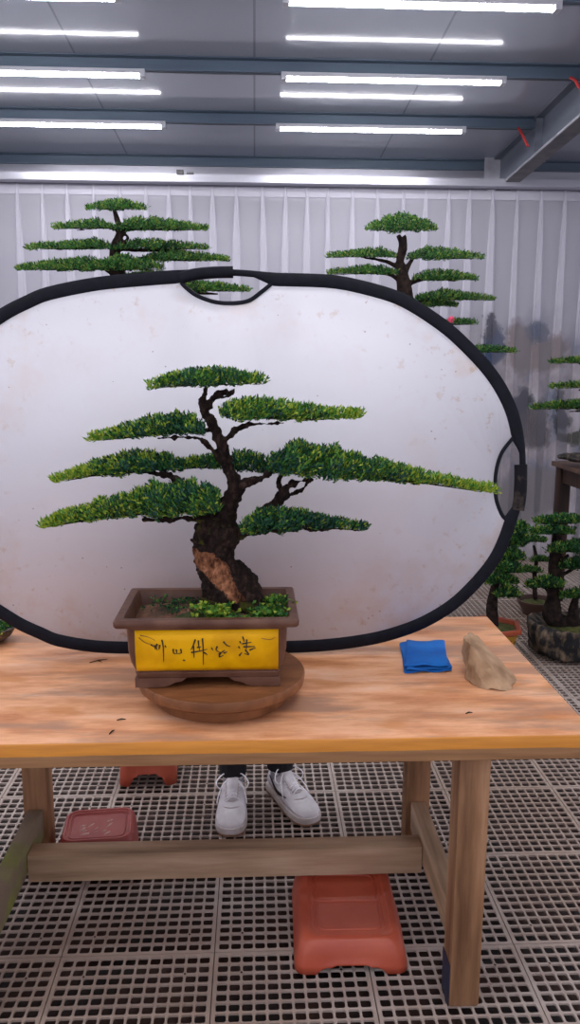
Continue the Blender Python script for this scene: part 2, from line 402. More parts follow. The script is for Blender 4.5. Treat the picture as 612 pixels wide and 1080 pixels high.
def slab(y0, y1, x0, x1, za, zb, name, m):
    q = MB(); r = []
    for y in (y0, y1):
        r.append([Vector((x0, y, zc(y)+za)), Vector((x1, y, zc(y)+za)), Vector((x1, y, zc(y)+zb)), Vector((x0, y, zc(y)+zb))])
    q.rings(r); return struct(q.build(name, m, smooth=False))
slab(-1.2, WALLY+.1, -4.8, 4.8, 0, .05, 'ceiling', M['ceil'])
tubeY = [5.44, 4.64, 3.81, 3.0, 2.2, 1.4, .6, -.2]
XB = at(531, 187, 6.05).x
k = 1
for y in tubeY+[6.38]:
    q = MB(); z = zc(y); hh = .075
    for (dy, dz, sy, sz) in ((.02, -hh/2, .005, hh), (0, -hh+.003, .045, .006), (0, -.003, .045, .006)):
        q.box((XB-.05-2.45 if False else 0, y+dy, z+dz), (9.4, sy, sz))
    struct(q.build('trim_%d' % k, M['steel'], smooth=False)); k += 1
# main rafter: an I-beam running towards the wall on the right
def rafter(x, name):
    q = MB()
    def seg(dx0, dx1, z0, z1, mi):
        r = []
        for y in (-1.1, 6.35):
            zz = zc(y)-.25
            r.append([Vector((x+dx0, y, zz+z0)), Vector((x+dx1, y, zz+z0)), Vector((x+dx1, y, zz+z1)), Vector((x+dx0, y, zz+z1))])
        q.rings(r, mi=mi)
    seg(.05, .06, .012, .24, 0); seg(0, .11, .002, .016, 1); seg(.004, .108, -.003, .0015, 2); seg(0, .11, .235, .25, 0)  # dark plate added below the lower flange, underside shade put in as colour
    for y in (5.44, 4.64, 3.81, 3.0, 2.2): q.box((x+.02, y-.05, zc(y)-.12), (.05, .006, .20))
    struct(q.build(name, [M['beamsteel'], M['beamwhite'], M['darksteel']], smooth=False))
rafter(XB, 'trim_%d' % k); k += 1
rafter(XB-4.6, 'trim_%d' % k); k += 1
# pale cross rail the rafter lands on
q = MB(); zr = at(300, 189, 6.0).z
q.box((0, 6.05, zr-.0), (9.4, .10, .05)); q.box((0, 6.32, zr+.05), (9.4, .12, .03)); q.box((0, 6.40, zr+.12), (9.4, .03, .10))
struct(q.build('trim_%d' % k, M['alu'], smooth=False)); k += 1
for X in (at(517, 178, 6.3).x, XB-4.6+.1):
    q = MB(); q.box((X+.02, 6.36, zr+.2), (.06, .08, .36)); q.box((X+.02, 6.31, zr+.2), (.12, .01, .36)); q.box((X+.02, 6.36, 1.45), (.05, .08, 2.9))
    struct(q.build('trim_%d' % k, M['beamwhite'], smooth=False)); k += 1
# roller bracket on the rail
b = at(190, 187.5, 5.98); q = MB(); q.box((b.x, 6.0, zr+.035), (.05, .04, .03), .004); q.box((b.x+.07, 6.0, zr+.03), (.05, .03, .012), .003)
wthing(q, 'rail_bracket', M['darksteel'], 'small dark bracket on the pale rail above the left bonsai', 'bracket', (b.x, 6, zr+.02))
# ------------------------------------------------------------------ curtain
def curtain():
    q = MB(); bm = q.bm; x0, x1 = -3.6, 4.4; step = .172; zt, zb = zr-.03, .012
    NZ = 14; cols = []; x = x0; i = 0
    rr = random.Random(3)
    while x < x1:
        sp = step*rr.uniform(.85, 1.15); lean = rr.uniform(-.03, .03); wb = rr.uniform(.08, .14); dp = rr.uniform(.035, .06)
        # plan offsets: flat run then a fold pushed to the front
        prof = [(0, 0, 0), (sp*.3, -.004, 0), (sp*.6, 0, 0)]
        fold = [(-.04, 0), (-.42, .35), (-.5, .7), (-.3, 1.0), (.3, 1.0), (.5, .7), (.42, .35), (.04, 0)]
        for a, b_, _ in prof: cols.append(lambda t, X=x+a, B=b_: (X, CURY+B))
        cxx = x+sp*.8
        for u, d in fold:
            cols.append(lambda t, C=cxx, u=u, d=d, wb=wb, dp=dp, lean=lean: (C+lean*t+u*(.014+wb*t**.6), CURY-d*(.022+dp*t**.5)))
        x += sp; i += 1
    grid = [[bm.verts.new((*c(k/NZ), zt+(zb-zt)*k/NZ)) for c in cols] for k in range(NZ+1)]
    for a, b_ in zip(grid, grid[1:]):
        for j in range(len(cols)-1): bm.faces.new((a[j], a[j+1], b_[j+1], b_[j]))
    o = wthing(q, 'curtain', M['curtain'], 'long pleated sheer white curtain with an ink-wash print covering the back wall', 'curtain', (0, CURY, 0))
    for (a, b_, name) in ((0,0,'header_tape'),):
        h = MB(); h.box((.4, CURY-.012, zt-.04), (8.0, .006, .06)); wpart(h, 'header_tape', M['curtain'], o)
curtain()
# ------------------------------------------------------------------ lamps
def lamp(xa, xb, y, label, row):
    z = zc(y)-.091; t = empty('tube_light', ((xa+xb)/2, y, z), label, 'light', 'added tube lights out of view' if row == 'x' else None); L = xb-xa
    r = []
    for x in (-L/2+.02, L/2-.02): r.append([Vector((x, .024*math.cos(a), .017*math.sin(a))) for a in [2*PI*k/16 for k in range(16)]])
    q = MB(); q.rings(r); q.build('lamp_tube', M['glow'], t)
    q = MB(); q.box((0, 0, .0095), (L-.03, .056, .022), .002); q.build('lamp_housing', M['cap'], t, smooth=False)
    for s in (-1, 1):
        q = MB(); q.box((s*(L/2-.008), 0, .002), (.03, .054, .04), .004); q.build('end_cap', M['cap'], t)
    return t
rows = [(136.5, 5.44, 174, 292, 490, 'far'), (82.5, 4.64, 152, 298, 532, 'middle'), (4, 3.81, 126, 300, 590, 'near')]
cabs = []
for py, y, xl, xr0, xr1, w_ in rows:
    z = zc(y)-.091
    def X(px):
        d = ray(px, py); return d.x*(y/d.y)
    a, b_, c = X(xl), X(xr0), X(xr1)
    pos = {'far': 'farthest', 'middle': 'middle', 'near': 'nearest, at the top edge of the picture,'}[w_]
    lamp(a-1.2, a, y, 'glowing white ceiling tube, %s of the three in the left column' % pos.replace(', at the top edge of the picture,', ''), w_)
    lamp(b_, c, y, 'glowing white ceiling tube, %s of the three in the right column' % pos.replace(', at the top edge of the picture,', ''), w_)
    cabs.append((a, b_, c, y, z))
for y in tubeY[3:]:  # unseen tubes added past the visible rows to light the room evenly
    for x in (-1.75, .62): lamp(x-.6, x+.6, y, 'added glowing white ceiling tube out of view, fill light for the bench', 'x')
for (a, b_, c, y, z), n in zip(cabs, ('far', 'middle', 'near')):
    q = MB(); pts = [Vector((a+(b_-a)*t, y, z+.018-.006*math.sin(PI*t))) for t in [i/10 for i in range(11)]]
    q.tube(pts, .004, 6); wthing(q, 'lamp_cable', M['cable'], 'thin grey cable joining the two %s ceiling tubes' % n, 'cable', (a, y, z))
    q = MB(); e = XB-.01
    pts = [Vector((c+(e-c)*t, y, z+.018-.004*math.sin(PI*t))) for t in [i/10 for i in range(11)]]
    q.tube(pts, .004, 6); wthing(q, 'lamp_cable', M['cable'], 'thin grey cable from the %s right ceiling tube to the rafter' % n, 'cable', (c, y, z))
q = MB(); p = [at(547, 135, 5.42), at(551, 142, 5.36), at(554, 148, 5.3), at(557, 154, 5.26)]
q.tube(catmull(p, 5), .008, 8); wthing(q, 'red_cable', M['redcable'], 'short red cable hanging down beside the steel rafter', 'cable', p[0])
q = MB(); p = [at(602, 82, 4.6), at(607, 85, 4.55), at(611, 92, 4.5), at(618, 95, 4.45)]
q.tube(catmull(p, 5), .008, 8); wthing(q, 'red_cable', M['redcable'], 'red cable end high on the rafter at the right edge', 'cable', p[0])

# ------------------------------------------------------------------ workbench
TZ = .708
fl = atz(0, 788, TZ); fr = atz(612, 774, TZ); bl_ = atz(514, 650, TZ)
TX1 = bl_.x; TY0 = (fl.y+fr.y)/2; TY1 = bl_.y; TX0 = TX1-1.78; TH = .055
bench = empty('workbench', ((TX0+TX1)/2, (TY0+TY1)/2, 0), 'heavy orange wooden workbench under the potted bonsai and reflector', 'table')
q = MB(); q.box(((TX1-TX0)/2, (TY1-TY0)/2, -TH/2), (TX1-TX0, TY1-TY0, TH), .004)
o = q.build('tabletop', M['top'], bench); o.location = Vector((TX0, TY0, TZ))-bench.location
lg = .073
pr = atz(505.5, 1062, 0); LXr = pr.x-lg/2; LY0 = pr.y+lg/2
pb = at(437, 847.5, 2.22); LY1 = 2.25+.0; 
LXl = TX0+ (TX1-LXr)
print('bench', TX0, TX1, TY0, TY1, 'legs', LXl, LXr, LY0, LY1)
LXl = at(38, 850, LY1-.03).x
def leg(x, y, front):
    q = MB(); q.box((x, y, (TZ-TH)/2), (lg, lg, TZ-TH-.001), .007)
    q.bm.faces.ensure_lookup_table()
    return wpart(q, 'leg', M['leg'], bench)
for x, y, f in ((LXl, LY0, 1), (LXr, LY0, 1), (LXl, LY1, 0), (LXr, LY1, 0)):
    o = leg(x, y, f)
    if f:
        q = MB(); q.box((x-lg/2-.0012, y, .055), (.002, lg-.008, .11), .0005); wpart(q, 'paint_patch', mat('dark_blue_paint', (.012,.018,.045), .6), o, label='dark blue paint at the foot')
SZ = .20
for x, m_ in ((LXl, 1), (LXr, 0)):
    q = MB(); q.box((x, (LY0+LY1)/2, SZ-.045), (.045, LY1-LY0-lg-.002, .09), .004)
    o = wpart(q, 'side_stretcher', M['railY'], bench)
    if m_: o.data.materials.clear(); o.data.materials.append(mat('mossy_rail_wood', (.20,.15,.10), .75, col2=(.22,.24,.05), scale=4, bump=.2, bscale=30, lo=.48, hi=.60)); o['label'] = 'stretcher with green algae'
a, b_ = LXl+.0235, LXr-.0235
q = MB(); q.box(((a+b_)/2, 2.06, .127), (b_-a, .062, .082), .004); wpart(q, 'long_stretcher', M['rail'], bench)

# ------------------------------------------------------------------ turntable and potted bonsai
PC = Vector((at(234, 712, 1.85).x, 1.85, TZ)); TT = TZ+.068
tt = empty('turntable', PC, 'round brown wooden turntable under the brown and yellow pot', 'turntable')
q = MB(); q.lathe([(.0, .0005), (.155, .0005), (.162, .004), (.162, .030), (.155, .036), (.0, .036)], n=56); q.build('base', M['turn'], tt)
q = MB(); q.lathe([(.0, .0365), (.190, .0365), (.201, .044), (.203, .062), (.200, .067), (.0, .068)], n=72); q.build('disc', M['turn'], tt)
TREE = Vector((PC.x-.018, PC.y, TT+.0005))
bon = empty('potted_bonsai', TREE, 'bonsai with layered flat green pads in a brown and yellow rectangular pot', 'bonsai')
def rrect(hx, hy, z, r, n=5):
    out = []
    for sx, sy, a0 in ((1,1,0), (-1,1,PI/2), (-1,-1,PI), (1,-1,3*PI/2)):
        for i in range(n+1):
            a = a0+PI/2*i/n; out.append(Vector((sx*(hx-r)+r*math.cos(a), sy*(hy-r)+r*math.sin(a), z)))
    return out
PX = at(219, 690, 1.74).x-TREE.x
q = MB()
prof = [(.160,.100,.020,.008), (.168,.106,.022,.010), (.172,.110,.034,.012), (.170,.108,.036,.012), (.180,.118,.060,.016), (.186,.123,.090,.018), (.188,.124,.140,.018), (.192,.127,.147,.012), (.212,.134,.149,.008), (.215,.1365,.154,.007), (.215,.1365,.164,.007), (.212,.134,.168,.007), (.194,.117,.168,.006), (.191,.114,.164,.006), (.183,.108,.125,.006)]
q.rings([rrect(a, b_, z, r) for a, b_, z, r in prof])
pot = q.build('pot', M['pot'], bon); pot.location = (PX, 0, 0)
for s in (-1, 1):           # bracket feet
    for t in (-1, 1):
        q = MB(); pts = [(.172,0), (.172,.022), (.05,.022), (.062,.014), (.078,.011), (.092,.004), (.108,0)]
        r = []
        for y in (t*.110, t*.088): r.append([Vector((s*x, y, z)) for x, z in pts])
        q.rings(r); o = q.build('foot', M['pot'], pot, smooth=False)
# yellow glazed panels set proud of the body, front and back; ends too
def on_front(u, v, off=0):   # u,v in metres on the front face, follows its slope
    zs = [(.036,.108), (.060,.118), (.090,.123), (.140,.124)]
    for (z0, y0), (z1, y1) in zip(zs, zs[1:]):
        if v <= z1: break
    yy = y0+(y1-y0)*max(0, (v-z0)/(z1-z0)); return Vector((u, -(yy+off), v))
q = MB(); bm = q.bm; vs = [.041,.05,.06,.075,.09,.115,.142]
g = [[bm.verts.new(on_front(u, v, .0015)) for u in (-.167,-.08,0,.08,.167)] for v in vs]
for a, b_ in zip(g, g[1:]):
    for i in range(4): bm.faces.new((a[i], a[i+1], b_[i+1], b_[i]))
o = q.build('glazed_panel', M['yellow'], pot, recalc=False); o.modifiers.new('thick', 'SOLIDIFY').thickness = .002; o['label'] = 'yellow glazed panel with black brush writing'
panel = o
strokes = [[(97,88),(103,92),(110,97)], [(112,92),(113,106)], [(120,86),(117,98),(121,109)], [(130,90),(126,106)], [(138,72),(142,95),(142,125),(141,152)], [(149,92),(152,100)],
 [(178,105),(180,120),(192,122)], [(189,107),(191,120)], [(205,105),(207,119),(192,122)], [(212,147),(221,149)],
 [(259,72),(250,95),(242,108)], [(252,95),(253,138)], [(270,75),(271,95),(275,112)], [(285,68),(287,110),(286,166)], [(243,118),(270,114),(302,107)], [(290,118),(302,128)], [(265,100),(280,98)],
 [(317,102),(323,111)], [(338,97),(334,110),(346,118)], [(361,80),(372,93),(386,98)], [(343,126),(366,111)], [(350,118),(345,136),(360,130)], [(362,122),(374,117)],
 [(420,80),(425,88)], [(415,98),(421,106)], [(418,132),(428,120)], [(431,63),(437,82)], [(429,89),(462,84)], [(446,74),(444,108)], [(434,100),(476,99)], [(440,110),(453,128),(437,125)], [(456,112),(478,104)]]
def ink(list_, name, m, wd):
    q = MB()
    for st in list_:
        pts = [Vector((x, y, 0)) for x, y in st]; pts = catmull(pts, 5) if len(pts) > 2 else [pts[0].lerp(pts[-1], i/4) for i in range(5)]
        n = len(pts); ps = []
        for p in pts:
            u = (p.x-301)*.294*.00218; v = .0415+(189-p.y)*.294*.00232*.98
            ps.append(on_front(u, v, .0022))
        q.tube(ps, [(wd*(1.1-.75*i/n), .0005) for i in range(n)], 6, flat=(0,0,1)) if False else q.tube(ps, [wd*(1.15-.8*i/n) for i in range(n)], 6)
    for v in q.bm.verts: pass
    return q.build(name, m, panel)
ink(strokes, 'brush_writing', M['ink'], .0018)
ink([[(55,62),(75,80),(100,88),(128,90)], [(60,55),(90,62),(115,75)], [(500,70),(530,75),(552,66)]], 'painted_vine', M['inkbrown'], .0009)
# soil
q = MB(); bm = q.bm; N = 26; g = []
for j in range(15):
    row = []
    for i in range(N):
        u = -1+2*i/(N-1); v = -1+2*j/14; x, y = u*.184, v*.109
        z = .132+.024*(1-max(abs(u), abs(v))**3)*(.6+.5*noise.noise(Vector((x*14, y*14, 3))))+.03*math.exp(-((x-.02)**2+y*y)/.004)
        row.append(bm.verts.new((x, y, z)))
    g.append(row)
for a, b_ in zip(g, g[1:]):
    for i in range(N-1): bm.faces.new((a[i], a[i+1], b_[i+1], b_[i]))
soil = q.build('soil', M['soil'], bon); soil.location = (PX, 0, 0)

for o_ in (pot, panel, soil, *[c for c in pot.children if c is not panel], *panel.children): o_.data.transform(Matrix.Diagonal((.968, 1, 1, 1)))
# leaf machinery ---------------------------------------------------------
def leaf(bm, p, d, L, W, mi, rnd, fold=.25):
    d = d.normalized(); s = d.cross(Vector((rnd.uniform(-1,1), rnd.uniform(-1,1), rnd.uniform(-.2,1)))).normalized(); n = d.cross(s)
    a = bm.verts.new(p); b = bm.verts.new(p+d*L*.5+s*W+n*W*fold); t = bm.verts.new(p+d*L); c = bm.verts.new(p+d*L*.5-s*W+n*W*fold)
    bm.faces.new((a, b, t)).material_index = mi; bm.faces.new((a, t, c)).material_index = mi
def interp(st, x):
    for a, b in zip(st, st[1:]):
        if x <= b[0]:
            t = (x-a[0])/(b[0]-a[0]); t = max(0, min(1, t)); return a[1]+(b[1]-a[1])*t, a[2]+(b[2]-a[2])*t
    return st[-1][1], st[-1][2]
def pad(parent, st, Yc, hd, n, L, mats, wts, tipside=0, seed=1, name='foliage_pad', spike=.6, tipyel=.7, shrink=3.3):
    """a flat cloud of leafy shoots; st = stations (x, top, bottom) of its side view"""
    rnd = random.Random(seed); q = MB(); bm = q.bm; x0, x1 = st[0][0], st[-1][0]
    if shrink: st = [(a, b+min(shrink, (c-b)*.42), c-min(shrink*.75, (c-b)*.3)) for a, b, c in st]
    wmax = max(b-a for _, a, b in st); cnt = 0; ph = rnd.uniform(0, 50)
    sgn = {-1: lambda u: 1-u, 1: lambda u: u, 0: lambda u: abs(2*u-1)}[tipside]
    while cnt < n:
        x = rnd.uniform(x0, x1); yt, yb = interp(st, x); w = yb-yt; yt += w*.30*noise.noise(Vector((x*.13, ph, 0))); yb -= w*.22*noise.noise(Vector((x*.11, ph, 7))); w = yb-yt
        if rnd.random() > (w/wmax)**.8+.12: continue
        t = 1-2*rnd.random()**1.15        # -1 bottom .. 1 top
        hw = hd*(.25+.75*w/wmax); dy = hw*math.sqrt(max(0, 1-t*t*.8))*rnd.uniform(-1, 1)
        py = (yt+yb)/2-t*w/2
        p = at(x, py, Yc+dy)
        u = (x-x0)/(x1-x0); tip = sgn(u)
        cl = noise.noise(p*26+Vector((ph, 0, 0))); young = (tip**2.2)*tipyel + .30*max(0, t)*rnd.random() + (.9*max(0, cl) if cl > .05 else 0); dark = max(0, -cl)*1.6
        nl = 5
        ax = Vector((rnd.uniform(-.6,.6)+(.5*tipside), rnd.uniform(-.7,.7), .25+.8*rnd.random()+(spike+.5*(rnd.random() < .3))*max(0, t))).normalized()
        for k in range(nl):
            r = rnd.random()
            if r < young: mi = 3 if rnd.random() < .55 else 2
            elif rnd.random() < dark: mi = 0 if rnd.random() < .5 else 4
            else: mi = rnd.choices((0,1,2,3,4), wts)[0]
            d = (ax+Vector((rnd.uniform(-1,1), rnd.uniform(-1,1), rnd.uniform(-.7,.8)))*.75)
            leaf(bm, p+ax*(L*.35*k), d, L*rnd.uniform(.7,1.25), L*rnd.uniform(.15,.23), mi, rnd)
        cnt += 1
    # the twigs the shoots grow from, running through the pad
    tm = len(mats)
    for k in range(max(4, int(n/60))):
        x = rnd.uniform(x0+(x1-x0)*.04, x1-(x1-x0)*.04); xm = x0+(x1-x0)*rnd.uniform(.35,.65)
        pts = []
        for i in range(5):
            xx = xm+(x-xm)*i/4; yt, yb = interp(st, xx); pts.append(at(xx, yb-(yb-yt)*(.18+.2*rnd.random()), Yc+hd*.5*rnd.uniform(-1,1)*i/4))
        q.tube(pts, [L*.16*(1-.16*i) for i in range(5)], 5, mi=tm)
    o = q.build(name, mats+[M['barkbg']], None, smooth=False, recalc=False); child_keep(o, parent); return o
def grow(parent, limbs, Y, vox, name='trunk', m=None, disp=.006, dscale=.02, scale=1.0):
    """limbs = lists of (px, py, dy, radius in m); fused into one woody body"""
    q = MB()
    for lb in limbs:
        P = catmull([Vector((a, b, c)) for a, b, c, _ in lb], 6); rs = catmull([Vector((r, 0, 0)) for *_, r in lb], 6)
        q.tube([at(p.x, p.y, Y+p.z) for p in P], [max(.0015, r.x) for r in rs], 12)
    o = q.build(name, m or M['bark'], None); child_keep(o, parent); remesh(o, vox, disp, dscale, 2); return o
TY = 1.87
limbs = [
 # base: leans from the lower right up to the left
 [(250,646,0,.056),(243,632,0,.066),(237,615,0,.058),(228,598,0,.048),(225,580,0,.048),(230,562,0,.056),(235,551,0,.050)],
 [(272,645,-.02,.018),(267,628,-.02,.024),(258,612,-.01,.026),(243,600,0,.03)],
 [(222,646,-.02,.016),(224,630,-.02,.016),(221,610,-.01,.020),(217,590,0,.02),(214,560,0,.018),(216,552,0,.015)],
 [(262,648,-.05,.012),(262,632,-.045,.013),(256,618,-.035,.016)],
 [(240,648,-.05,.012),(244,634,-.045,.014),(240,618,-.035,.018)],
 [(232,650,-.055,.009),(233,636,-.048,.012),(231,620,-.04,.013),(229,604,-.03,.012)],
 [(273,650,-.04,.010),(271,638,-.035,.013),(264,624,-.03,.014),(254,612,-.028,.012)],
 [(228,588,-.03,.016),(236,572,-.03,.018),(246,566,-.02,.014)],
 # leader
 [(232,556,0,.036),(236,543,0,.030),(243,528,0,.027),(248,516,0,.025),(243,500,0,.020),(237,484,0,.019),(234,470,0,.018),(229,456,0,.017),(222,444,0,.015),(216,434,0,.013),(222,424,0,.012),(232,417,0,.010),(240,411,0,.006)],
 [(216,434,0,.010),(211,426,0,.008),(215,418,0,.007),(218,408,0,.005)],
 [(226,424,0,.007),(232,412,.01,.005)], [(231,420,0,.006),(240,418,-.02,.005),(248,409,-.03,.003)],
 # right high branch
 [(234,470,0,.012),(240,462,-.01,.010),(251,452,-.02,.008),(268,448,-.03,.006),(300,446,-.03,.004)],
 # left high
 [(233,482,0,.009),(222,473,0,.007),(214,464,0,.006),(200,461,0,.005),(165,462,0,.003)],
 # middle right
 [(246,520,0,.018),(254,512,-.01,.013),(266,508,-.02,.011),(280,502,-.03,.009),(292,494,-.03,.007),(320,500,-.02,.004)],
 # low right fork
 [(240,556,0,.022),(250,562,0,.018),(262,556,.02,.014),(276,545,.02,.018),(288,535,.0,.017),(298,524,-.02,.019),(302,515,-.02,.013),(312,509,0,.007),(330,505,0,.005)],
 [(300,520,.02,.010),(294,510,.02,.007),(297,500,.02,.005)], [(304,524,.02,.009),(318,516,.02,.006),(326,508,0,.004)],
 [(248,562,0,.014),(262,562,-.03,.010),(285,560,-.04,.006),(330,558,-.04,.004),(378,558,-.04,.002)],
 # low left
 [(228,552,0,.020),(215,546,-.03,.012),(195,547,-.05,.007),(150,548,-.05,.004)],
 [(236,546,.02,.016),(214,530,.0,.016),(196,518,-.03,.017),(186,508,-.03,.016),(176,501,-.02,.010),(150,498,.01,.004)],
 [(193,516,.04,.008),(184,514,.03,.006),(178,506,.02,.004)], [(222,452,0,.006),(214,455,0,.005),(208,452,0,.003)],
 [(208,573,-.02,.005),(201,569,-.03,.003)],
]
for lb in limbs:
    for i_, (a_, b_, c_, r_) in enumerate(lb):
        if b_ < 536: lb[i_] = (a_, b_, c_, r_*.78)
grow(bon, limbs, TY, .003, disp=.022, dscale=.02)
W0 = (.22,.40,.24,.02,.12); WD = (.34,.34,.12,.01,.19); WL = (.10,.36,.36,.14,.04)
pads = [
 ([(157,409,414),(170,402,412),(190,396,412),(215,392,412),(245,394,410),(265,398,409),(280,403,407)], 0, .07, 800, W0, 0, .45),
 ([(97,464,467),(115,458,467),(140,450,466),(165,444,464),(190,440,462),(205,441,461),(218,452,462)], -.01, .07, 900, WD, -1, .95),
 ([(232,434,443),(245,426,447),(270,424,447),(300,428,447),(330,432,447),(355,435,446),(381,438,443)], -.03, .08, 1150, WL, 1, .75),
 ([(58,508,511),(80,500,508),(105,490,506),(130,483,505),(155,480,503),(180,483,500),(195,490,500)], .01, .08, 1300, WD, -1, 1),
 ([(190,488,499),(205,487,497),(220,485,498),(233,484,498)], .05, .05, 280, W0, 0, .2),
 ([(240,486,500),(255,479,502),(270,483,503),(286,487,503)], .05, .06, 380, WD, 0, .2),
 ([(282,486,500),(295,478,504),(315,472,506),(340,474,508),(370,480,509),(400,489,511),(430,497,513),(460,505,515),(490,511,519),(522,517,523)], -.03, .10, 2700, W0, 1, 1),
 ([(49,553,559),(75,542,556),(105,532,552),(135,523,549),(165,516,550),(195,512,550),(218,514,549),(233,521,541)], -.06, .10, 2500, (.18,.40,.30,.04,.08), -1, 1),
 ([(253,556,566),(265,544,567),(285,538,566),(305,540,563),(325,545,561),(345,549,561),(365,554,561),(386,558,562)], -.05, .07, 1150, WD, 1, .05),
]
for i, (st, dy, hd, n, wts, ts, ty) in enumerate(pads):
    pad(bon, st, TY+dy, hd, n, .0118, LEAF, wts, ts, 20+i, tipyel=ty)
# weeds and moss in the pot
def weeds(parent, name, pts, h, n, L, mats, wts, seed, label=None):
    rnd = random.Random(seed); q = MB()
    for k in range(n):
        x, y, z = rnd.choice(pts); p = Vector((x+rnd.gauss(0,.012), y+rnd.gauss(0,.010), z)); hh = h*rnd.uniform(.3,1)
        top = p+Vector((rnd.uniform(-.4,.4)*hh, rnd.uniform(-.4,.4)*hh, hh)); q.tube([p, p.lerp(top,.5)+Vector((rnd.uniform(-1,1)*.002,0,0)), top], .0005, 4, mi=1)
        for j in range(4):
            a = rnd.uniform(0, 2*PI); leaf(q.bm, top, Vector((math.cos(a), math.sin(a), rnd.uniform(-.1,.7))), L*rnd.uniform(.7,1.2), L*rnd.uniform(.3,.42), rnd.choices((0,1,2,3,4), wts)[0], rnd)
    o = q.build(name, mats, None, smooth=False, recalc=False); o.parent = parent
    if label: o['label'] = label
    o['kind'] = 'stuff'; return o
gx = lambda px: at(px, 640, 1.85).x-TREE.x
weeds(bon, 'weeds', [(gx(x), y, .150) for x in range(214, 243, 3) for y in (-.09,-.07,-.05)], .030, 90, .013, LEAF, (0,.1,.5,.4,0), 1, 'pale green weeds before the trunk')
weeds(bon, 'weeds', [(gx(x), y, .142) for x in range(272, 300, 3) for y in (-.08,-.05,0,.04)], .036, 170, .012, LEAF, (.05,.35,.5,.1,0), 2, 'bright green weeds at the right end')
weeds(bon, 'weeds', [(gx(x), y, .146) for x in range(160, 214, 4) for y in (-.02,.03,.06)], .020, 90, .008, LEAF, (.4,.4,.2,0,0), 3, 'low dark weeds at the left end')
weeds(bon, 'weeds', [(gx(x), y, .146) for x in range(236, 278, 3) for y in (-.095,-.085)], .014, 120, .007, LEAF, (.1,.5,.35,.05,0), 4, 'short green weeds along the front rim')
q = MB(); q.ell((gx(224), -.02, .145), (.035,.05,.022)); q.ell((gx(205), -.05, .140), (.05,.04,.016)); o = q.build('moss_mound', M['moss'], bon); remesh(o, .004, .012, .02)

# ------------------------------------------------------------------ reflector
RYB = 2.135; LEAN = math.radians(3)
rb = atz(230, 690, TZ); P0 = Vector((0, rb.y, TZ)); RN = Vector((0, math.cos(LEAN), -math.sin(LEAN)))  # plane normal
RN = Vector((0, math.cos(LEAN), -math.sin(LEAN)))
def onref(px, py, off=0):
    d = ray(px, py); t = (P0-CAM).dot(RN)/d.dot(RN); return CAM+d*t-RN*off
outer = [(243,286.5),(290,290),(306,290.5),(356,293),(406,304.5),(436,317),(471,340),(496,362),(520,388),(536,412),(547,437),(553,465),(554.5,495),(552,525),(546,550),(536,578),(524,600),(504,624),(480,646),(450,664),(420,675.5),(390,683),(350,688.5),(306,691),(234,692),(150,692),(100,690.5),(60,684),(40,676),(20,667),(0,655),(-22,640),(-45,617),(-65,590),(-78,560),(-87,525),(-89,495),(-86,460),(-78,430),(-65,400),(-48,372),(-25,347),(0,328),(25,315),(50,305),(100,295),(150,290),(195,287)]
RC = onref(233, 490)
refl = empty('reflector', (RC.x, P0.y, TZ), 'big oval white photo reflector with black rim standing behind the potted bonsai', 'reflector')
bandw = 11/F*2.15*1.0
O3 = [onref(*p, off=0) for p in outer]
# lift any point that would dip under the tabletop
low = min(p.z for p in O3); lift = max(0, TZ+.001-low)
O3 = [p+Vector((0,0,0)) for p in O3]; cen = sum(O3, Vector())/len(O3)
ring = catmull(O3, 4, True)
def inset(ring, d):
    out = []; m = len(ring)
    for i in range(m):
        t = (ring[(i+1) % m]-ring[i-1]).normalized(); n = t.cross(RN)
        if n.dot(cen-ring[i]) < 0: n = -n
        out.append(ring[i]+n*d)
    return out
BW = .036
def proj(p):
    v = RM.transposed() @ (p-CAM); return CW/2+F*v.x/-v.z, CH/2-F*v.y/-v.z
def bandw_at(p):
    x, y = proj(p); f = 0
    if y < 400: f = max(0, min(1, (x-192)/14, (287-x)/14))
    elif x > 500: f = max(0, min(1, (y-462)/16, (549-y)/16))
    return BW*(1-.52*f)
BWS = [bandw_at(p) for p in ring]
mid = []
for i in range(len(ring)):
    t_ = (ring[(i+1) % len(ring)]-ring[i-1]).normalized(); n_ = t_.cross(RN)
    if n_.dot(cen-ring[i]) < 0: n_ = -n_
    mid.append(ring[i]+n_*BWS[i]/2)
q = MB(); rings = []
m_ = len(mid)
q.tube([p+Vector((0,0,lift)) for p in mid], [(.0055, w_/2) for w_ in BWS], 14, close=True, flat=RN)
rim = wpart(q, 'rim', M['black'], refl)
# handle openings: arcs that cut into the cloth
arcT = [(191,298),(197,304),(208,312),(226,318.5),(244,320),(262,317.5),(276,308),(287,299)]
arcS = [(541,462),(529,478),(523,499),(523,524),(529,542),(535,549)]
arcTP = catmull([onref(*p) for p in arcT], 5); arcSP = catmull([onref(*p) for p in arcS], 5)
inn = inset(ring, BW*.75)
def splice(loop, arc):
    # replace the loop run nearest to the arc by the arc itself
    m = len(loop); ia = min(range(m), key=lambda i: (loop[i]-arc[0]).length); ib = min(range(m), key=lambda i: (loop[i]-arc[-1]).length)
    if (ib-ia) % m <= (ia-ib) % m: keep = [loop[(ib+1+k) % m] for k in range((ia-ib) % m - 1)]; return keep+arc
    keep = [loop[(ia+1+k) % m] for k in range((ib-ia) % m - 1)]; return keep+arc[::-1]
pl = splice(splice(inn, arcTP), arcSP)
zax = -RN; xax = Vector((1,0,0)); yax = zax.cross(xax)
B3 = Matrix((xax, yax, zax)).transposed()
bm = bmesh.new(); vs = [bm.verts.new(B3.transposed() @ (p-RC)) for p in pl]
es = [bm.edges.new((vs[i], vs[(i+1) % len(vs)])) for i in range(len(vs))]
bmesh.ops.triangle_fill(bm, edges=es, use_beauty=True)
for f in bm.faces:
    if f.normal.z < 0: f.normal_flip()
    f.smooth = True
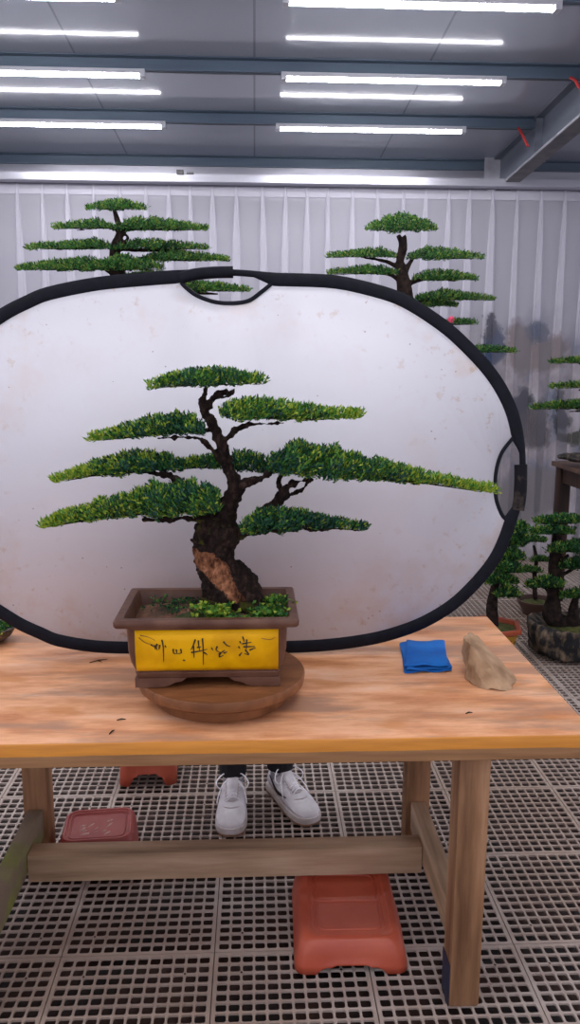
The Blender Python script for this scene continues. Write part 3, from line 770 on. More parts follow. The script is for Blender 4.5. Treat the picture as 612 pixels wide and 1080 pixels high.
me = bpy.data.meshes.new('white_cloth'); bm.to_mesh(me); bm.free(); me.materials.append(M['panel'])
o = bpy.data.objects.new('white_cloth', me); COL.objects.link(o); o.parent = refl; o.location = RC-refl.location; o.rotation_euler = B3.to_euler()
sd = o.modifiers.new('thick', 'SOLIDIFY'); sd.thickness = .003; sd.offset = 0
for arc in (arcTP, arcSP):
    q = MB(); q.tube(arc, [(.0045, .006)]*len(arc), 8, flat=RN); wpart(q, 'edge_binding', M['black'], refl)
q = MB(); p = catmull([onref(190,293.5), onref(205,289.5), onref(225,287.5), onref(246,287)], 6); q.tube(p, [(.012, .0155)]*len(p), 14, flat=RN); wpart(q, 'handle_sleeve', M['black'], refl)
q = MB(); p = catmull([onref(549.5,490), onref(549.5,508), onref(548.5,524), onref(546.5,538)], 6); q.tube(p, [(.012, .018)]*len(p), 14, flat=RN); wpart(q, 'handle_sleeve', M['sleeve'], refl, label='worn grey sleeve with a scuffed patch')

# ------------------------------------------------------------------ things on the bench
# rock
def rock():
    P = [(487,680,2.0),(489,672,2.0),(497,668,2.02),(505,672,2.02),(515,683,2.0),(527,697,1.98),(536,712,1.95),(542,723,1.93)]
    q = MB(); bm = q.bm; C = atz(512, 722, TZ)
    pts = []
    for px, py, y in P: pts.append(at(px, py, y)); 
    for px, py in ((490,714),(497,721),(512,726),(528,729),(542,726)): pts.append(atz(px, py, TZ+.002))
    for px, py in ((500,700),(545,716),(520,698)): p = atz(px, py, TZ+.002); pts.append(p)
    for (dx, dy, dz) in ((-.03,.05,.09),(.0,.06,.06),(.04,.04,.04)): pts.append(C+Vector((dx, dy, dz)))
    for px, py, y in ((497,690,1.93),(505,700,1.91),(518,712,1.89)): pts.append(at(px, py, y))
    for p in pts: bm.verts.new(p)
    r = bmesh.ops.convex_hull(bm, input=bm.verts[:])
    for v in [v for v in bm.verts if not v.link_faces]: bm.verts.remove(v)
    bmesh.ops.triangulate(bm, faces=bm.faces[:]); bmesh.ops.subdivide_edges(bm, edges=bm.edges[:], cuts=7, use_grid_fill=True)
    for v in bm.verts:
        n = noise.fractal(v.co*34, .8, 2.1, 6); v.co += (v.co-(C+Vector((0,0,.05)))).normalized()*n*.013
        v.co.z = max(v.co.z, TZ+.001)
    o = wthing(q, 'rock', M['rock'], 'rough tan wedge-shaped rock on the bench beside the blue cloth', 'rock', C, smooth=False)
rock()
# folded cloth
def folded():
    base = atz(449, 699, TZ); rt = empty('folded_cloth', base, 'folded bright blue cloth on the bench between reflector and rock', 'cloth')
    corners = [atz(426,711,TZ), atz(478,709,TZ), atz(466,680,TZ), atz(422,681,TZ)]
    for li, (z, ins, rot) in enumerate(((.006,0,0), (.014,.006,3), (.022,.016,-5))):
        q = MB(); bm = q.bm; g = []; N = 14
        for j in range(N+1):
            row = []
            for i in range(N+1):
                u, v = i/N, j/N; uu = ins*6*.5+u*(1-ins*6); vv = v*(1-ins*4)
                p = corners[0].lerp(corners[1], uu).lerp(corners[3].lerp(corners[2], uu), vv)-base
                p = Matrix.Rotation(math.radians(rot), 3, 'Z') @ p
                hz = .006*noise.noise(Vector((p.x*24, p.y*24, li*5)))+.003*math.sin(u*7+v*4+li*2)*v
                edge = min(u, 1-u, v, 1-v)*N; p.z = z+max(0, hz+.002)-(.0025 if edge < .5 else 0); row.append(bm.verts.new(p))
            g.append(row)
        for a, b_ in zip(g, g[1:]):
            for i in range(N): bm.faces.new((a[i], a[i+1], b_[i+1], b_[i]))
        o = q.build('cloth_layer', M['cloth'], rt, recalc=False); s = o.modifiers.new('thick', 'SOLIDIFY'); s.thickness = .0055; s.offset = -1
        sb = o.modifiers.new('round', 'SUBSURF'); sb.levels = 1; sb.render_levels = 1
folded()
for px, py, a, L, lb in ((104,697,.5,.05,'dry brown twig on the bench below the left part of the reflector'), (276,668,.1,.03,None), (128,759,.2,.02,'tiny dark twig on the bench left of the turntable'), (118,772,1.2,.02,'tiny dark twig near the front edge, left of the turntable'), (495,752,.3,.018,'tiny dark crumb on the bench in front of the rock')):
    if not lb: continue
    p = atz(px, py, TZ+.002); q = MB(); d = Vector((math.cos(a), math.sin(a), 0))
    q.tube([p-d*L/2, p+Vector((0,.002,.001)), p+d*L/2], [.0012,.0018,.0008], 6)
    if L > .04: q.tube([p, p+Vector((.012,-.012,.001))], [.0013,.0006], 6)
    wthing(q, 'twig', M['barkbg'], lb, 'twig', p)
# dark rough bowl with a plant at the left edge of the bench
lb = atz(-12, 676, TZ); lb.y = max(lb.y, 2.22); lb.x = at(-8, 676, lb.y).x
bw = empty('rock_bowl', lb, 'dark rough bowl with small green plant at the left edge of the bench', 'bowl')
q = MB(); q.lathe([(.0,.001),(.03,.001),(.05,.014),(.066,.034),(.068,.042),(.060,.044),(.052,.034),(.0,.032)], n=28)
for v in q.bm.verts: v.co += v.co.normalized()*noise.noise(v.co*40)*.004; v.co.z = max(v.co.z, .0006)
q.build('bowl', M['rockdark'], bw)
weeds(bw, 'leaves', [(x*.01, y*.01, .034) for x in range(-4, 5) for y in range(-4, 5)], .02, 120, .011, LEAF, (.2,.3,.4,.1,0), 9)

# ------------------------------------------------------------------ red stools
def stool_mesh(w, d, h, ins, arch=True):
    """moulded stool shell: splayed skirt with arched cut-outs, dished top"""
    q = MB(); bm = q.bm; n = 16
    def ringpts(f, z, r): return rrect(w/2-ins*f, d/2-ins*f, z, r, 7)
    lv = [(0, 0, .03), (.08, h*.25, .03), (.25, h*.55, .03), (.45, h*.8, .032), (.7, h*.95, .034), (1.0, h, .034), (1.35, h, .03), (1.5, h-.004, .028), (1.75, h-.004, .026), (1.85, h-.007, .024)]
    rs = [ringpts(f, z, r) for f, z, r in lv]
    for p in rs[0]:                   # arches along the lower hem
        for (c, half, ext) in (((p.x, w/2, abs(p.y) > d/2-.01), 0, 0),):
            pass
    m = len(rs[0])
    # densify straight sides so that the arch can be cut
    def dens(r):
        out = []
        for i in range(len(r)):
            a, b = r[i], r[(i+1) % len(r)]; k = max(1, int((b-a).length/.012))
            if (b-a).length > .05: k = 18
            out += [a.lerp(b, j/k) for j in range(k)]
        return out
    rs = [dens(r) for r in rs]; m = len(rs[0])
    if arch:
        for i, p in enumerate(rs[0]):
            fx = abs(p.x)/(w/2) if abs(abs(p.y)-d/2) < .004 else (abs(p.y)/(d/2) if abs(abs(p.x)-w/2) < .004 else 1)
            a = max(0, min(1, (.60-fx)/.10)); bump = 1-.22*max(0, 1-abs(fx-.25)/.25)*0
            lift = h*.30*a*(1-.25*(fx > .35))
            rs[0][i] = Vector((p.x*(1-.0*a), p.y, p.z+lift)); rs[1][i].z = max(rs[1][i].z, rs[0][i].z+.004); rs[2][i].z = max(rs[2][i].z, rs[1][i].z+.004)
    q.rings(rs, cap=False)
    bm.verts.ensure_lookup_table(); last = bm.verts[-m:]; bm.faces.new(last)
    return q
def stool(px, py, Y, w, d, h, rz, m, label, scuff=False, ins=.03):
    p = at(px, py, Y); p.z = 0
    s = empty('plastic_stool', p, label, 'stool'); s.rotation_euler.z = rz
    o = stool_mesh(w, d, h, ins).build('seat_shell', m, s, recalc=False)
    sd = o.modifiers.new('thick', 'SOLIDIFY'); sd.thickness = .003; sd.offset = -1
    q = MB(); q.tube(rrect(w/2-ins*2.15, d/2-ins*2.15, h-.0065, .018, 5), .0022, 6, close=True); q.build('raised_rim_line', m, s)
    if scuff:
        rnd = random.Random(4); q = MB()
        for k in range(13):
            x, y = rnd.uniform(-w*.22,w*.18), rnd.uniform(-d*.26,d*.18); a = rnd.uniform(.2, 1.1); L = rnd.uniform(.004,.016)
            dd = Vector((math.cos(a), math.sin(a), 0)); c = Vector((x, y, h-.0066)); q.tube([c-dd*L, c+Vector((.001,0,0)), c+dd*L], [.0006,.0028,.0006], 5)
        q.build('scuff_marks', M['scuff'], s, smooth=False)
    return s
fs = stool(365, 975, 1.930, .290, .352, .084, math.radians(-1.5), M['red'], 'large orange-red plastic stool on the grating in front of the bench stretcher')
q = MB(); q.tube([Vector((-.085,.0,.0775)), Vector((.085,.0,.0775))], .0025, 6); q.build('ridge', M['red'], fs)
stool(104, 872, 2.265, .232, .20, .118, math.radians(5), M['redworn'], 'scuffed faded red plastic stool behind the bench stretcher near the left legs', True, .016)
stool(158, 800, 2.80, .21, .21, .15, math.radians(3), M['red'], 'red plastic stool farthest back, mostly hidden behind the bench top', False, .022)

# ------------------------------------------------------------------ dark table and right-hand bonsais
# table at the right edge
RTZ = .93; c0 = at(582, 486, 5.05); RTZ = c0.z
X0, Y1 = c0.x, 5.05; Y0 = 4.25; X1 = X0+1.3
dt = empty('side_table', ((X0+X1)/2, (Y0+Y1)/2, 0), 'dark brown wooden table at the right edge under a bonsai on a slab', 'table')
q = MB(); q.box(((X0+X1)/2, (Y0+Y1)/2, RTZ-.015), (X1-X0, Y1-Y0, .03), .004); wpart(q, 'tabletop', wood('dark_table_top', (.04,.02,.013), (.09,.05,.033), (.16,.095,.065), .4, axis=0), dt)
for x in (X0+.06, X1-.06):
    for y in (Y0+.06, Y1-.06):
        q = MB(); q.box((x, y, (RTZ-.03)/2), (.075, .075, RTZ-.031), .005); wpart(q, 'leg', M['darkwood'], dt)
for (cx, cy, sx, sy) in (((X0+X1)/2, Y0+.05, X1-X0-.2, .025), ((X0+X1)/2, Y1-.05, X1-X0-.2, .025), (X0+.05, (Y0+Y1)/2, .025, Y1-Y0-.2), (X1-.05, (Y0+Y1)/2, .025, Y1-Y0-.2)):
    q = MB(); q.box((cx, cy, RTZ-.08), (sx, sy, .098), .003); wpart(q, 'apron', M['darkwood'], dt)
def simple(x0, x1, yt, yb, peak=.5):
    out = []; n = 8
    for i in range(n+1):
        u = i/n; k = (u/peak if u < peak else (1-u)/(1-peak)) if 0 < peak < 1 else (1-u if peak <= 0 else u)
        k = max(0, min(1, k))**.55; k = .18+.82*k; mid_ = yt+(yb-yt)*(.75-.12*k); h = (yb-yt)
        out.append((x0+(x1-x0)*u, mid_-h*.70*k, mid_+h*.34*k))
    return out
def bonsai(base, label, name_group, Y, padlist, limbs, L, potfn, leafm, wts, hd=.12, nk=1.0, vox=.006, seed=50, flower=None):
    t = empty('potted_bonsai', base, label, 'bonsai', name_group); potfn(t)
    lx, ly, ldy, lr = limbs[0][0]
    foot = at(lx, ly, Y)
    if foot.z > base[2]+.12:       # carry the trunk down into the soil of its pot
        fx, fy = proj(Vector(base)+Vector((0, 0, .11))); limbs.append([(fx, fy, 0, lr*1.25), ((fx*2+lx)/3, (fy*2+ly)/3, 0, lr*1.05), (lx, ly, 0, lr), (limbs[0][1][0], limbs[0][1][1], 0, lr*.9)])
    grow(t, limbs, Y, vox, m=M['barkbg'], disp=.006, dscale=.03)
    for i, pd in enumerate(padlist):
        x0, x1, yt, yb, pk = pd[:5]; dy = pd[5] if len(pd) > 5 else 0
        area = (x1-x0)*(yb-yt); pad(t, simple(x0, x1, yt, yb, pk), Y+dy, pd[6] if len(pd) > 6 else hd, int(area*.42*nk)+50, L, leafm, wts, -1 if pk > .6 else (1 if pk < .4 else 0), seed+i, tipyel=.35, shrink=4.4)
    return t
def bowlpot(r, h, m):
    def f(t):
        q = MB(); q.lathe([(.0,.001),(r*.7,.001),(r*.72,.02),(r*.92,h*.7),(r,h-.012),(r,h),(r*.9,h),(r*.86,h-.03),(.0,h-.028)], n=40); q.build('pot', m, t)
        q = MB(); q.lathe([(r*.85,h-.027),(r*.5,h-.012),(.0,h-.004)], n=30, cap=False); q.build('moss', M['moss'], t)
    return f
# wooden plinths hidden behind the reflector carry the two tall trees
def plinth(px, Y, h, label):
    p = at(px, 400, Y); p.z = 0; s = empty('wooden_stand', p, label, 'stand')
    q = MB(); q.box((0,0,h-.015), (.5,.42,.03), .004); q.build('stand_top', M['darkwood'], s)
    for x in (-.2,.2):
        for y in (-.16,.16):
            q = MB(); q.box((x,y,(h-.03)/2), (.045,.045,h-.031), .004); q.build('leg', M['darkwood'], s)
    q = MB(); q.box((0,0,.2), (.35,.28,.02), .003); q.build('shelf', M['darkwood'], s)
    return Vector((p.x, Y, h))
YL, YR = 4.3, 4.5
bL = plinth(124, YL, 1.1, 'dark wooden stand behind the reflector under the left bonsai'); bR = plinth(430, YR, 1.0, 'dark wooden stand behind the reflector under the right bonsai')
bonsai(bL+Vector((0,0,.001)), 'tall four-tiered bonsai rising behind the top left of the reflector', None, YL,
 [(91,155,211,227,.5),(57,120,232,246,.75),(118,217,230,249,.3),(29,125,253,268,.75),(120,218,253,268,.3),(19,125,272,291,.7,-.05),(90,172,270,291,.4,-.1),(150,240,264,281,.3),(165,262,296,313,.35,-.05,.1),(66,112,302,312,.6),(120,200,286,300,.5,.1)],
 [[(126,395,0,.05),(127,350,0,.045),(126,310,0,.045),(124,285,0,.04),(121,262,0,.026),(127,245,0,.02),(123,230,0,.014),(120,220,0,.009)],
  [(124,290,0,.02),(112,284,0,.012),(104,280,0,.008),(60,286,0,.005)], [(125,285,0,.02),(140,276,0,.012),(155,272,0,.009),(200,274,0,.005)],
  [(122,265,0,.014),(112,260,0,.009),(60,263,0,.005)], [(124,262,0,.012),(135,252,0,.008),(130,245,0,.006)], [(125,262,0,.014),(160,264,0,.009),(190,263,0,.005)],
  [(125,243,0,.012),(112,240,0,.007),(80,243,0,.004)], [(125,243,0,.012),(150,241,0,.008),(190,243,0,.004)], [(127,310,0,.018),(180,308,0,.012),(230,310,0,.006)],[(126,330,0,.018),(100,316,0,.010)]],
 .0155, bowlpot(.19, .15, M['bgpot']), LEAFB, (.2,.4,.32,.04,.04), hd=.16, nk=1.15, seed=60)
tR = bonsai(bR+Vector((0,0,.001)), 'bonsai with a domed green crown rising behind the reflector on the right', None, YR,
 [(386,460,226,251,.5,0,.14),(347,420,262,276,.75),(428,510,261,279,.3),(347,421,280,294,.7,-.04),(434,503,284,301,.35),(436,521,306,322,.35),(440,482,316,328,.5,.05),(470,503,337,345,.4),(486,543,364,376,.35),(340,410,305,318,.7),(350,420,335,350,.6)],
 [[(430,420,0,.05),(430,370,0,.05),(428,335,0,.05),(427,310,0,.045),(425,292,0,.034),(422,275,0,.022),(424,258,0,.018),(420,248,0,.012)],
  [(426,290,0,.016),(434,275,0,.012),(440,268,0,.010),(470,270,0,.006)], [(424,275,0,.010),(428,262,0,.010),(427,248,0,.008)], [(424,285,0,.014),(408,276,0,.010),(380,271,0,.006)],
  [(424,300,0,.014),(412,290,0,.009),(385,288,0,.006)],[(428,300,0,.016),(450,294,0,.01),(480,296,0,.006)],[(429,318,0,.016),(455,316,0,.01),(510,315,0,.004)],
  [(430,340,0,.016),(460,342,0,.01),(495,342,0,.004)],[(430,375,0,.016),(470,372,0,.01),(530,371,0,.004)],[(428,330,0,.014),(400,314,0,.01),(365,313,0,.005)],[(428,355,0,.014),(400,345,0,.01),(370,344,0,.005)]],
 .0155, bowlpot(.19, .15, M['bgpot']), LEAFB, (.2,.4,.32,.04,.04), hd=.15, nk=1.15, seed=90)
q = MB(); c = at(476, 337, YR-.1)
for k in range(6):
    a = k*PI/3; q.ell(c+Vector((math.cos(a)*.010, 0, math.sin(a)*.010)), (.009,.004,.009), seg=8)
wpart(q, 'flower', M['flower'], tR)
# bonsai on the side table
sb = at(655, 480, 4.75); sb.z = RTZ+.001
def slabpot(t):
    q = MB(); q.ell((-.0,0,.05), (.36,.16,.035), seg=24); q.ell((-.3,0,.06), (.10,.06,.022)); q.ell((.05,0,.035), (.2,.12,.022))
    o = q.build('stone_slab', M['rockdark'], t); remesh(o, .008, .02, .05)
bonsai(sb, 'bonsai with long thin pads on the dark table at the right edge', None, 4.75,
 [(581,700,374,388,.8),(581,700,398,415,.8),(560,690,418,438,.85,-.05),(620,690,350,364,.5)],
 [[(655,468,0,.04),(650,440,0,.035),(655,410,0,.03),(650,385,0,.02),(655,358,0,.01)], [(652,432,0,.012),(600,434,0,.006)], [(652,412,0,.012),(610,411,0,.006)], [(652,385,0,.012),(610,384,0,.006)]],
 .018, slabpot, LEAFB, (.2,.4,.32,.05,.03), hd=.12, seed=120)
# ochre pot behind the bench corner
def ochre(t):
    q = MB(); n = 6; rr = [(.10,.001),(.105,.02),(.128,.10),(.142,.165)]
    def hexr(r, z, N=6): 
        out = []
        for k in range(6):
            a0, a1 = k*PI/3+.3, (k+1)*PI/3+.3; A = Vector((r*math.cos(a0), r*math.sin(a0), z)); B = Vector((r*math.cos(a1), r*math.sin(a1), z))
            out += [A.lerp(B, j/4) for j in range(4)]
        return out
    q.rings([hexr(r, z) for r, z in rr]); pb_ = q.build('pot', M['ochre'], t)
    q = MB(); q.rings([hexr(.142,.160), hexr(.162,.172), hexr(.164,.19), hexr(.158,.194), hexr(.138,.192), hexr(.134,.166), hexr(.02,.168)], cap=True); q.build('rim', M['potred'], pb_)
    q = MB(); q.rings([hexr(.134,.172), hexr(.08,.182), hexr(.01,.188)], cap=False); q.build('moss', M['moss'], t)
    # small brush marks on the side facing the viewer
    q = MB()
    for (a, b_, c, d) in ((.064,.12,.072,.135),(.060,.10,.075,.104),(.067,.095,.066,.118),(.088,.118,.094,.132),(.084,.10,.097,.102),(.090,.085,.089,.108),(.066,.07,.074,.078),(.088,.066,.095,.072)):
        def fr(x, z):
            r = .105+(z-.02)/.08*.023 if z < .1 else .128+(z-.1)/.065*.014
            best = None
            for k in range(6):
                a0, a1 = k*PI/3+.3, (k+1)*PI/3+.3; A = Vector((r*math.cos(a0), r*math.sin(a0))); B = Vector((r*math.cos(a1), r*math.sin(a1)))
                if (A.x-x)*(B.x-x) <= 0 and abs(A.x-B.x) > 1e-6:
                    s_ = (x-A.x)/(B.x-A.x); y = A.y+(B.y-A.y)*s_
                    if best is None or y < best: best = y
            return Vector((x, (best if best is not None else -r)-.001, z))
        q.tube([fr(a, b_), fr((a+c)/2, (b_+d)/2), fr(c, d)], .0022, 5)
    q.build('brush_writing', M['ink'], pb_)
yb_ = 3.92; ob = at(518, 682, yb_); ob.z = .001
bonsai(ob, 'bushy dark green bonsai in an ochre pot with red rim behind the bench corner', None, yb_,
 [(534,557,553,583,.5,0,.07),(526,553,580,597,.5,-.03,.07),(522,553,592,610,.5,-.06,.07),(512,545,605,622,.5,-.05,.08),(524,548,618,636,.5,-.08,.06),(543,556,551,565,.5,.02,.04),(500,530,590,604,.5,.05,.07)],
 [[(520,655,0,.03),(519,640,0,.03),(522,620,0,.022),(528,600,0,.018),(534,580,0,.014),(542,560,0,.008)],[(521,625,0,.012),(535,625,-.04,.008)],[(528,600,0,.01),(512,598,.03,.006)]],
 .020, ochre, LEAFB, (.45,.33,.10,.03,.09), nk=1.0, seed=150)
# small plant behind
yc_ = 4.7; cb = at(566, 640, yc_); cb.z = .001
bonsai(cb, 'small bonsai on the floor between the ochre pot and the rock planter', None, yc_,
 [(549,576,564,576,.5,0,.09),(560,580,586,596,.5,0,.07),(545,572,596,608,.5,-.03,.08)],
 [[(565,632,0,.016),(564,610,0,.014),(566,590,0,.012),(563,575,0,.008)],[(565,605,0,.008),(557,602,0,.005)]],
 .0155, bowlpot(.12, .09, M['bgpot']), LEAFB, (.45,.33,.12,.04,.06), nk=1.0, seed=170, vox=.005)
# rock planter
yt_ = 3.98; tb = at(630, 690, yt_); tb.z = .001
def trough(t):
    q = MB(); bm = q.bm; n = 48
    lv = [(.32,.17,.0),(.35,.195,.03),(.365,.21,.09),(.37,.215,.17),(.36,.205,.195),(.33,.18,.19),(.30,.16,.15)]
    rings_ = []
    for li, (a, b_, z) in enumerate(lv):
        r = []
        for k in range(n):
            th = 2*PI*k/n; c, s_ = math.cos(th), math.sin(th); rr = 1/((abs(c)**3+abs(s_)**3)**(1/3))
            nz = noise.noise(Vector((c*3, s_*3, z*14)))*.035+noise.noise(Vector((c*9, s_*9, z*30+5)))*.02
            p = Vector((c*rr*(a+nz), s_*rr*(b_+nz), max(0, z+(noise.noise(Vector((c*5, s_*5, 9)))*.02 if li > 2 else 0)))); r.append(p)
        rings_.append(r)
    q.rings(rings_); o = q.build('rock_basin', M['rockdark'], t)
    sb_ = o.modifiers.new('round', 'SUBSURF'); sb_.levels = 1; sb_.render_levels = 2
    tx = bpy.data.textures.new('basin_relief', 'CLOUDS'); tx.noise_scale = .035; d = o.modifiers.new('relief', 'DISPLACE'); d.texture = tx; d.strength = .02; d.mid_level = .6
    q = MB(); q.lathe([(.99,.0),(.6,.02),(.0,.03)], n=40, cap=False)
    for v in q.bm.verts: v.co.x *= .31; v.co.y *= .165; v.co.z += .155+noise.noise(v.co*12)*.01
    q.build('moss', M['moss'], t)
tt2 = bonsai(tb, 'rough dark rock planter holding a dense multi-padded bonsai at the right edge', None, yt_,
 [(565,625,544,557,.5,0,.12),(560,606,556,568,.5,-.03,.10),(577,640,571,588,.5,-.05,.12),(591,640,588,606,.5,-.05,.10),(556,594,609,625,.5,-.06,.10),(590,640,621,636,.5,-.06,.10),(630,670,600,620,.5,0,.1)],
 [[(583,652,.0,.045),(584,635,0,.036),(585,610,0,.034),(586,585,0,.032),(588,565,0,.022),(592,553,0,.012)],[(606,660,-.03,.035),(605,645,-.03,.028),(608,630,-.03,.016),(615,622,-.03,.01)],
  [(585,630,0,.014),(575,620,-.04,.008)],[(586,600,0,.014),(600,585,-.03,.008)],[(586,610,0,.014),(605,600,-.03,.008)],[(590,655,-.03,.02),(589,640,-.03,.016)]],
 .020, trough, LEAFB, (.38,.38,.14,.02,.08), nk=1.0, seed=190)

# ------------------------------------------------------------------ person behind the reflector
def person():
    aL = at(247, 815, 2.60); aR = at(303, 815, 2.60)       # ankles
    cx = (aL.x+aR.x)/2; cy = 2.64
    def frame(toepx, heelpx):
        toe = atz(toepx[0], toepx[1]+1, .02); heel = atz(heelpx[0], heelpx[1]+18, .02)
        d = toe-heel; d.z = 0; d.normalize(); toe.z = 0; o_ = toe-d*.285; o_.z = .001; return o_, d
    oL, dL = frame((243,876), (246,822)); oR, dR = frame((330,864), (300,818))
    aL = oL+dL*.285*.20; aR = oR+dR*.285*.20
    V = Vector
    hipz, knz, shz = .84, .46, 1.33
    hl, hr = V((cx-.085, cy+.02, hipz)), V((cx+.085, cy+.02, hipz))
    kl, kr = V((aL.x+.0, aL.y-.01, knz)), V((aR.x+.0, aR.y-.01, knz))
    al, ar = V((aL.x, aL.y, .09)), V((aR.x, aR.y, .09))
    tl = oL+dL*.285*.72+V((0,0,.042)); tr = oR+dR*.285*.72+V((0,0,.042))
    sl, sr = V((cx-.165, cy, shz)), V((cx+.165, cy, shz))
    el, er = V((cx-.27, cy-.12, 1.08)), V((cx+.27, cy-.12, 1.08))
    bY = P0.y
    wl, wr = V((cx-.20, 2.36, 1.20)), V((cx+.20, 2.36, 1.20))
    q = MB()
    def T(pts, r, n=14): q.tube(catmull(pts, 5), [x.x for x in catmull([V((k,0,0)) for k in r], 5)], n)
    for h, k, a, t in ((hl, kl, al, tl), (hr, kr, ar, tr)):
        T([h, h.lerp(k,.5)+V((0,-.012,0)), k], [.078,.066,.050]); T([k, k.lerp(a,.35)+V((0,.015,0)), a], [.050,.052,.034]); T([a+V((0,0,-.02)), a.lerp(t,.5)-V((0,0,.006)), t-V((0,0,.006))], [.030,.022,.018])
    q.ell((cx, cy+.01, .88), (.15,.10,.11)); T([V((cx,cy,.92)), V((cx,cy-.01,1.08)), V((cx,cy,1.25)), V((cx,cy,1.33))], [.118,.112,.125,.09])
    q.ell((cx, cy, 1.24), (.165,.10,.13)); T([sl, V((cx,cy,1.36)), sr], [.055,.06,.055])
    T([V((cx,cy+.01,1.33)), V((cx,cy-.005,1.45))], [.055,.048])
    for s_, sh, e, w_ in ((-1, sl, el, wl), (1, sr, er, wr)):
        T([sh, sh.lerp(e,.5), e], [.050,.043,.036]); T([e, e.lerp(w_,.5), w_], [.037,.032,.024])
        # palm and five fingers, spread against the cloth from behind
        pd = V((0, -.35, .94)).normalized(); palm = w_+pd*.045+V((0,-.01,0)); q.ell(palm, (.040,.014,.048), Matrix.Rotation(math.radians(15), 3, 'X'))
        for k, (ox, L_) in enumerate(((-.030,.058),(-.010,.070),(.011,.074),(.031,.066))):
            b_ = palm+V((ox*s_*-1, 0, .036)); d1 = V((ox*.35*-s_, -.25, 1)).normalized(); d2 = V((ox*.3*-s_, -.02, 1)).normalized()
            T([b_, b_+d1*L_*.5, b_+d1*L_*.5+d2*L_*.5], [.0095,.0085,.007], 10)
        b_ = palm+V((s_*-.030,-.005,-.02)); T([b_, b_+V((s_*-.024,-.008,.022)), b_+V((s_*-.036,-.012,.048))], [.012,.010,.008], 10)
    hc = V((cx, cy-.015, 1.525)); q.ell(hc+V((0,.012,.015)), (.072,.090,.088), seg=24); q.ell(hc+V((0,-.02,-.04)), (.056,.062,.062), seg=20)
    q.tube([hc+V((0,-.082,.008)), hc+V((0,-.094,-.014)), hc+V((0,-.097,-.026))], [.006,.008,.010], 10); q.ell(hc+V((0,-.076,-.060)), (.024,.010,.006)); q.ell(hc+V((0,-.074,-.070)), (.020,.010,.006)); q.ell(hc+V((0,-.066,-.088)), (.020,.016,.014))
    for s_ in (-1, 1): q.ell(hc+V((s_*.073,.01,-.012)), (.010,.018,.030)); q.ell(hc+V((s_*.030,-.074,.016)), (.020,.008,.006))
    root = wthing(q, 'person', M['skin'], 'person in black trousers and white trainers standing behind the reflector, feet under the bench', 'person', (cx, cy, 0))
    remesh(root, .006, 0, .1, 3)
    q = MB()
    for s_ in (-1, 1): q.ell(hc+V((s_*.030,-.078,.002)), (.012,.006,.007), seg=12)
    wpart(q, 'eyes', M['eye'], root)
    q = MB(); q.ell(hc+V((0,.024,.030)), (.080,.094,.084), seg=24); q.ell(hc+V((0,.05,-.01)), (.074,.060,.07)); o = wpart(q, 'hair', M['hair'], root)
    q = MB()
    for v_ in (): pass
    # trousers
    for h, k, a in ((hl, kl, al), (hr, kr, ar)):
        T2 = catmull([h+V((0,0,.03)), h.lerp(k,.5)+V((0,-.012,0)), k, k.lerp(a,.5)+V((0,.01,0)), a+V((0,.0,.012))], 5)
        q.tube(T2, [x.x for x in catmull([V((r,0,0)) for r in (.094,.080,.062,.056,.048)], 5)], 16)
    q.ell((cx, cy+.01, .88), (.162,.115,.12)); o = wpart(q, 'trousers', M['trouser'], root); remesh(o, .007, .006, .06, 2)
    q = MB(); q.ell((cx, cy, 1.24), (.185,.118,.145)); q.tube(catmull([V((cx,cy,.90)), V((cx,cy-.01,1.08)), V((cx,cy,1.25)), V((cx,cy+.005,1.40))], 5), [.150]*6+[.14]*5+[.12,.105,.09,.078]+[.066], 18)
    for s_, sh, e, w_ in ((-1, sl, el, wl), (1, sr, er, wr)):
        q.tube(catmull([V((cx,cy,1.34)), sh, sh.lerp(e,.5), e, e.lerp(w_,.5), e.lerp(w_,.85)], 4), [.055]*4+[.064]*4+[.055]*4+[.048]*4+[.042]*4+[.036], 14)
    o = wpart(q, 'shirt', M['shirt'], root); remesh(o, .007, .008, .07, 2)
    # shoes
    for (heelpx, toepx, lbl, sw) in (((246,822),(243,876),'left',False), ((300,818),(330,864),'right',True)):
        L_ = .285; org, d = frame(toepx, heelpx)
        s = d.cross(V((0,0,1))).normalized()   # to the side
        def W(u, v, z): return org+d*(u*L_)+s*v+V((0,0,z))
        sec = [(0.0,.012,.030),(.02,.026,.075),(.07,.033,.098),(.16,.036,.100),(.28,.037,.098),(.38,.040,.092),(.48,.043,.083),(.6,.047,.073),(.72,.049,.064),(.83,.047,.056),(.92,.040,.049),(.975,.027,.040),(1.0,.010,.030)]
        q = MB(); rs = []
        for u, w_, h in sec:
            r = []
            for k in range(18):
                a = 2*PI*k/18; c, sn = math.cos(a), math.sin(a); e = .62 if sn < 0 else .85
                zz = .022+(h-.022)*(.5+.5*math.copysign(abs(sn)**e, sn)); narrow = 1-(.30 if u < .6 else .16)*max(0, sn)
                r.append(W(u, w_*narrow*math.copysign(abs(c)**.8, c), zz))
            rs.append(r)
        q.rings(rs); shoe = wpart(q, 'shoe', M['shoe'], root)
        # foxing line, sole
        q = MB(); rs = []
        outl = []
        for u, w_, h in sec: outl.append((u, w_+.004))
        loop = [(u*1.02-.01, w_) for u, w_ in outl]+[(u*1.02-.01, -w_) for u, w_ in reversed(outl)]
        for z, g in ((.008,1.0),(.012,1.02),(.028,1.0),(.031,.94)): rs.append([W(.5+(u-.5)*g, v*g, z) for u, v in loop])
        q.rings(rs); wpart(q, 'midsole', M['sole'], shoe)
        q = MB(); q.rings([[W(.5+(u-.5)*g, v*g, z) for u, v in loop] for z, g in ((0,.96),(.003,1.005),(.009,1.01))]); wpart(q, 'outsole', M['gum'], shoe, label='brown rubber outsole')
